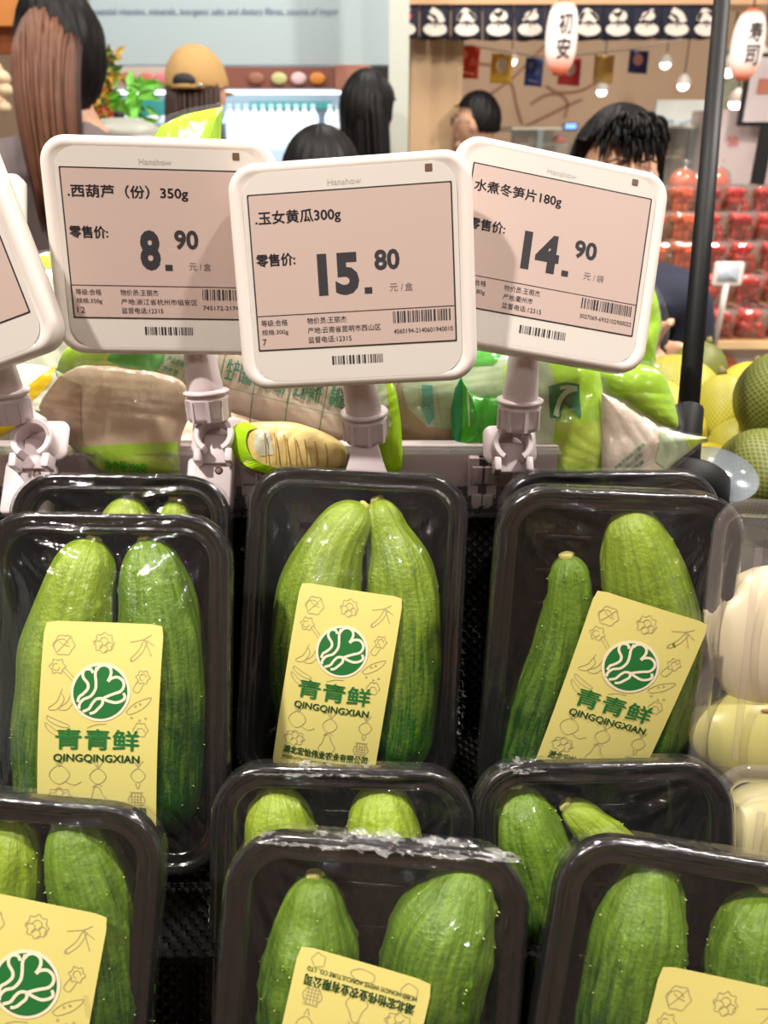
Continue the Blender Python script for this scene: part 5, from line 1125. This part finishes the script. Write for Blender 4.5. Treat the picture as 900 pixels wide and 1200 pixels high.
# pennants
for i, (x0, x1, y0, y1, c, c2, lb) in enumerate(((538, 563, 53, 91, (214, 66, 46), (235, 150, 120), 'red pennant with pale marks, leftmost on the string'), (577, 602, 62, 97, (222, 178, 60), (235, 225, 200), 'yellow pennant with a white patch, second on the string'),
        (617, 638, 67, 100, (50, 74, 140), (150, 160, 200), 'blue pennant with pale marks, third on the string'), (656, 682, 66, 99, (204, 58, 62), (235, 200, 200), 'red pennant with a pale disc beneath the lantern'), (697, 720, 63, 96, (224, 186, 100), (235, 215, 150), 'plain yellow pennant right of the left lantern'), (738, 760, 58, 85, (50, 66, 130), (230, 170, 170), 'blue pennant with a pale round mark, nearest the pole'))):
    V = []; F = []; n = 6
    for j in range(7):
        for k in range(n+1): q = atY(x0+(x1-x0)*k/n-3*j/6, y0+(y1-y0)*j/6+2*k/n, 4.3); V.append((q[0], q[1]+.01*math.sin(k+i), q[2]))
    for j in range(6):
        for k in range(n): a = j*(n+1)+k; F.append((a, a+n+1, a+n+2, a+1))
    o = link('pennant', V, F, mat('pennant%d' % i, c, .7)); o.modifiers.new('t', 'SOLIDIFY').thickness = .002; tag(o, lb, 'pennant', 'pennants on the shop string')
    g = Print()
    if i in (3, 5, 1): g.disc((.5, .4), .26)
    if i in (0, 2): g.text('祭', .15, .15, .45, .4); g.text('典', .55, .35, .85, .6); g.line([(.2, .8), (.8, .85)], .06)
    if i == 4: g.line([(.2, .9), (.8, .92)], .05)
    g.build('pennant_print', mat('pennantprint%d' % i, c2, .7), o, lambda u, v: tuple(atY(x0+(x1-x0)*u-3*v, y0+(y1-y0)*v+2*u, 4.275)))
v, f = tube([atY(x, y, 4.3) for x, y in ((500, 44), (550, 53), (590, 60), (628, 66), (670, 65), (709, 61), (749, 56), (800, 46))], .004, 6); tag(link('pennant_string', v, f, mat('string', (210, 200, 190), .7)), 'thin pale string carrying the coloured pennants', 'string')
# lanterns
def lantern(px, py, rx, ry, Y, chars, label):
    c = atY(px, py, Y); root = ebase('paper_lantern', tuple(c), label, 'lantern', 'paper lanterns of the food shop'); w = rx*Y/FPX*1.0; h = ry*Y/FPX
    m = bpy.data.materials.get('lantern paper')
    if not m:
        m = mat('lantern paper', (240, 220, 200), .7); nt = m.node_tree; b = nt.nodes['Principled BSDF']; tc = nt.nodes.new('ShaderNodeTexCoord'); sp = nt.nodes.new('ShaderNodeSeparateXYZ'); cr = nt.nodes.new('ShaderNodeValToRGB'); mr = nt.nodes.new('ShaderNodeMapRange')
        nt.links.new(tc.outputs['Object'], sp.inputs[0]); nt.links.new(sp.outputs['Z'], mr.inputs[0]); mr.inputs[1].default_value = -.13; mr.inputs[2].default_value = .13; nt.links.new(mr.outputs[0], cr.inputs[0])
        e = cr.color_ramp.elements; e[0].color = (*lin((226, 120, 80)), 1); e[0].position = .05; e[1].color = (*lin((226, 120, 80)), 1); e[1].position = .98; k = e.new(.3); k.color = (*lin((248, 232, 222)), 1); k = e.new(.85); k.color = (*lin((248, 232, 222)), 1)
        nt.links.new(cr.outputs[0], b.inputs['Base Color']); nt.links.new(cr.outputs[0], b.inputs['Emission Color']); b.inputs['Emission Strength'].default_value = .45
    prof = []
    for k in range(41):
        a = PI*k/40; r = w*math.sin(a)**.55*(1+.015*math.cos(k*PI)); prof.append((max(r, w*.3), -h*.97*math.cos(a)))
    link('paper_shade', *lathe(prof, 28), m, root)
    for s_ in (-1, 1): link('end_ring', *lathe([(w*.34, -.008), (w*.40, -.004), (w*.40, .006), (w*.34, .008)], 24, (0, 0, s_*h*.97)), mat('lantern ring', (190, 90, 50), .5), root)
    v, f = tube([(0, 0, h), (0, 0, h+.35)], .003, 6); link('cord', v, f, M_blk, root)
    pr = Print(); [pr.text(ch, -.42, -.62+k*.66, .42, -.06+k*.66, .03) for k, ch in enumerate(chars)]
    def S(u, v): return (u*w, -math.sqrt(max(0, 1-(u*.9)**2))*w*max(.2, math.sin(math.acos(max(-1, min(1, -v*.9))))**.55)*1.03-.003, -v*h)
    pr.build('brush_lettering', mat('lantern ink', (60, 52, 46), .7), root, S)
lantern(658, 44, 16, 33, 3.75, '初安', 'glowing white paper lantern with black brush characters in front of the banner')
lantern(876, 53, 16, 31, 3.75, '寿司', 'glowing paper lantern with sushi characters right of the pole')
# framed poster right edge
fp = wbox('framed_poster', 880, 62, 925, 148, 3.9, .03, M_blk, 'black framed pale poster cut off by the right edge under the lantern', 'poster')
wbox('poster_sheet', 884, 67, 925, 143, 3.885, .012, mat('poster pinkish', (214, 202, 202), .5), parent=fp); wbox('poster_picture', 890, 92, 925, 110, 3.88, .004, mat('poster food', (190, 120, 96), .5), parent=fp)
p = Print(); p.text('50', 0, 0, 1, 1, .02); p.build('red_numerals', mat('red ink', (214, 110, 110), .6), bpy.data.objects['white_counter'], None or (lambda u, v: tuple(Vector(atY(853+12*u, 160+11*v, 3.99))-Vector((.6, 4.1, 0))*0)))
o = bpy.data.objects['red_numerals']; o.matrix_parent_inverse = Matrix.Identity(4)
wbox('thin_stand', 893, 148, 896, 215, 3.7, .02, M_blk, 'thin black stand post at the right edge above the fruit shelf', 'stand')
# ceiling glints and extra lamps inside the shop
for i, (x, y, Y) in enumerate(((600, 62, 6.5), (706, 98, 6.5), (781, 66, 6.6), (802, 90, 6.0), (865, 108, 4.5), (893, 58, 4.5), (856, 69, 4.5))):
    q = atY(x, y, Y); o = link('hanging_lamp', *lathe([(.005, .02), (.03, 0), (.05, -.035), (.052, -.045), (.045, -.045)], 16), mat('lamp shade', (200, 190, 180), .4)); o.location = q
    tag(o, ('small bright lamp by the yellow pennant', 'bright lamp strip cluster under the plain yellow pennant', 'bright round lamp above the snow poster', 'bright lamp just left of the pole', 'small ceiling glint under the right lantern', 'small lamp right of the right lantern', 'small lamp between pole and right lantern')[i], 'lamp', 'lamps inside the food shop')
    v, f = tube([(0, 0, .02), (0, 0, 3.34-q[2])], .004, 6); link('cord', v, f, M_blk, o); v, f = ellip((0, 0, -.05), (.035, .035, .03), 14, 10); link('bulb', v, f, M_em('bulb light', (255, 245, 235), 7), o)

# ------------------------------------------------------------------ fruit shelf at the right
fs = ebase('fruit_shelf', tuple(atY(850, 405, 2.6)), 'sloping wooden fruit shelf of clear boxes with a pale front edge', 'shelf')
rows = [(398, 2.45), (356, 2.6), (317, 2.75), (281, 2.9), (249, 3.05)]
wbox('front_edge', 755, 400, 960, 409, 2.42, .03, mat('pale wood edge', (232, 200, 150), .4), parent=fs)
wbox('skirt', 755, 409, 960, 700, 2.46, .02, mat('printed skirt', (206, 202, 196), .5), parent=fs)
for x, c in ((800, (214, 120, 70)), (822, (220, 140, 90)), (880, (214, 120, 60))):
    v, f = ellip((0, 0, 0), (.055, .006, .02), 16, 8); o = link('skirt_carrot_print', v, f, mat('carrot print', c, .5)); o.location = atY(x+30, 440 if x != 822 else 425, 2.455); o.rotation_euler = (0, .6, 0); o.parent = fs; o.matrix_parent_inverse = fs.matrix_world.inverted()
for i, (y, Y) in enumerate(rows): wbox('step', 755, y+1, 960, y+6, Y-.02, .18, mat('step wood', (150, 100, 62), .5), parent=fs)
M_tom = mat('red cherry tomato', (206, 34, 26), .25, Specular_IOR_Level=.7); M_orf = mat('orange fruit', (216, 96, 44), .3); M_grn = mat('green grape', (150, 160, 50), .3); M_box = film_mat('fruit box plastic', gloss=2.2, rough=.05, haze=.10, bump=.1, hazecol=(.9, .88, .86))
bw, bd, bh = .092, .12, .088
def fruit_box(m, seed):
    r_ = random.Random(seed)
    root = empty('fruit_box'); link('box', *slab(bw/2-.003, bd/2-.003, .012, [(.006, 0), (.002, .003), (0, bh*.8), (-.003, bh*.82), (-.003, bh*.86)], cap1=False), M_box, root)
    link('lid', *slab(bw/2, bd/2, .012, [(0, bh*.86), (.002, bh*.9), (.008, bh), (.012, bh)], cap0=False), M_box, root)
    mb = MB()
    for k in range(34):
        r = .0125*r_.uniform(.85, 1.15); v, f = ellip((r_.uniform(-bw/2+.016, bw/2-.016), r_.uniform(-bd/2+.016, bd/2-.016), .013+r_.choice([0, .019, .038, .050])), (r, r, r*1.1), 10, 7); mb.add(v, f)
    o = mb.build('fruit', m, root, True); o['kind'] = 'stuff'
    return root
protos = [fruit_box(M_tom, 1), fruit_box(M_tom, 2), fruit_box(M_orf, 3), fruit_box(M_grn, 4)]; used = [False]*4
rn = ('front', 'second', 'middle', 'fourth', 'back')
for ri, (y, Y) in enumerate(rows):
    pit = .099; xa = atY(768, y, Y)[0]
    for ci in range(7):
        x = xa+ci*pit; sx_ = 450+FPX*(x/ (np.dot(np.array([x, Y, atY(768, y, Y)[2]])-CAM, FV)))
        k = 2 if ci < 2 and ri > 0 else (3 if ri == 0 and ci == 0 else (ri+ci) % 2); pr = protos[k]
        if used[k]:
            r = pr.copy(); COL.objects.link(r)
            for ch in list(pr.children): c_ = ch.copy(); COL.objects.link(c_); c_.parent = r
        else: r = pr; used[k] = True
        r.location = (x, Y+.06, atY(768, y, Y)[2]+.002)
        side = ('%s from left' % ('first', 'second', 'third', 'fourth', 'fifth', 'sixth', 'seventh')[ci])
        tag(r, 'clear box of %s, %s row of the fruit shelf, %s' % (('red tomatoes', 'red tomatoes', 'orange fruit', 'green grapes')[k], rn[ri], side), 'fruit box', 'clear fruit boxes on the sloping shelf')
pt_ = ebase('price_tag', tuple(atY(853, 321, 2.40)), 'small white price tag on a stem in front of the tomato boxes', 'price tag')
link('casing', *[ (lambda v, f: ([(x, -z, y) for x, y, z in v], f))(*slab(.043, .034, .008, [(.002, -.004), (0, -.002), (0, .002), (.003, .004)]))][0], M_white, pt_); link('screen', *[(lambda v, f: ([(x, -z-.001, y) for x, y, z in v], f))(*slab(.030, .021, .001, [(0, .003), (0, .0042)]))][0], mat('small screen', (176, 184, 196), .4), pt_)
v, f = tube([(0, 0, -.03), (0, 0, -.10), (0, .01, -.225)], .009, 8); link('stem', v, f, M_white, pt_)
# carrots-coloured loose bags on top row left of the pole
for i, (x, y) in enumerate(((800, 215), (822, 218), (838, 214))):
    v, f = ellip((0, 0, 0), (.05, .04, .05), 18, 12, lambda a, b, c: (a*(1+.1*math.sin(6*b)), b, c)); o = link('produce_bag', v, f, M_orf); o.location = atY(x, y, 3.2); tag(o, 'orange produce bag on top of the shelf, %s of three' % ('left', 'middle', 'right')[i], 'bag', 'orange bags on the shelf top')
    v, f = tube([(0, 0, .045), (0, 0, .06), (.004, 0, .08)], [.008, .005, .02], 8); link('tied_neck', v, f, M_box, o)
    v, f = ellip((0, 0, 0), (.056, .046, .056), 18, 12); link('clear_film', v, f, M_box, o)
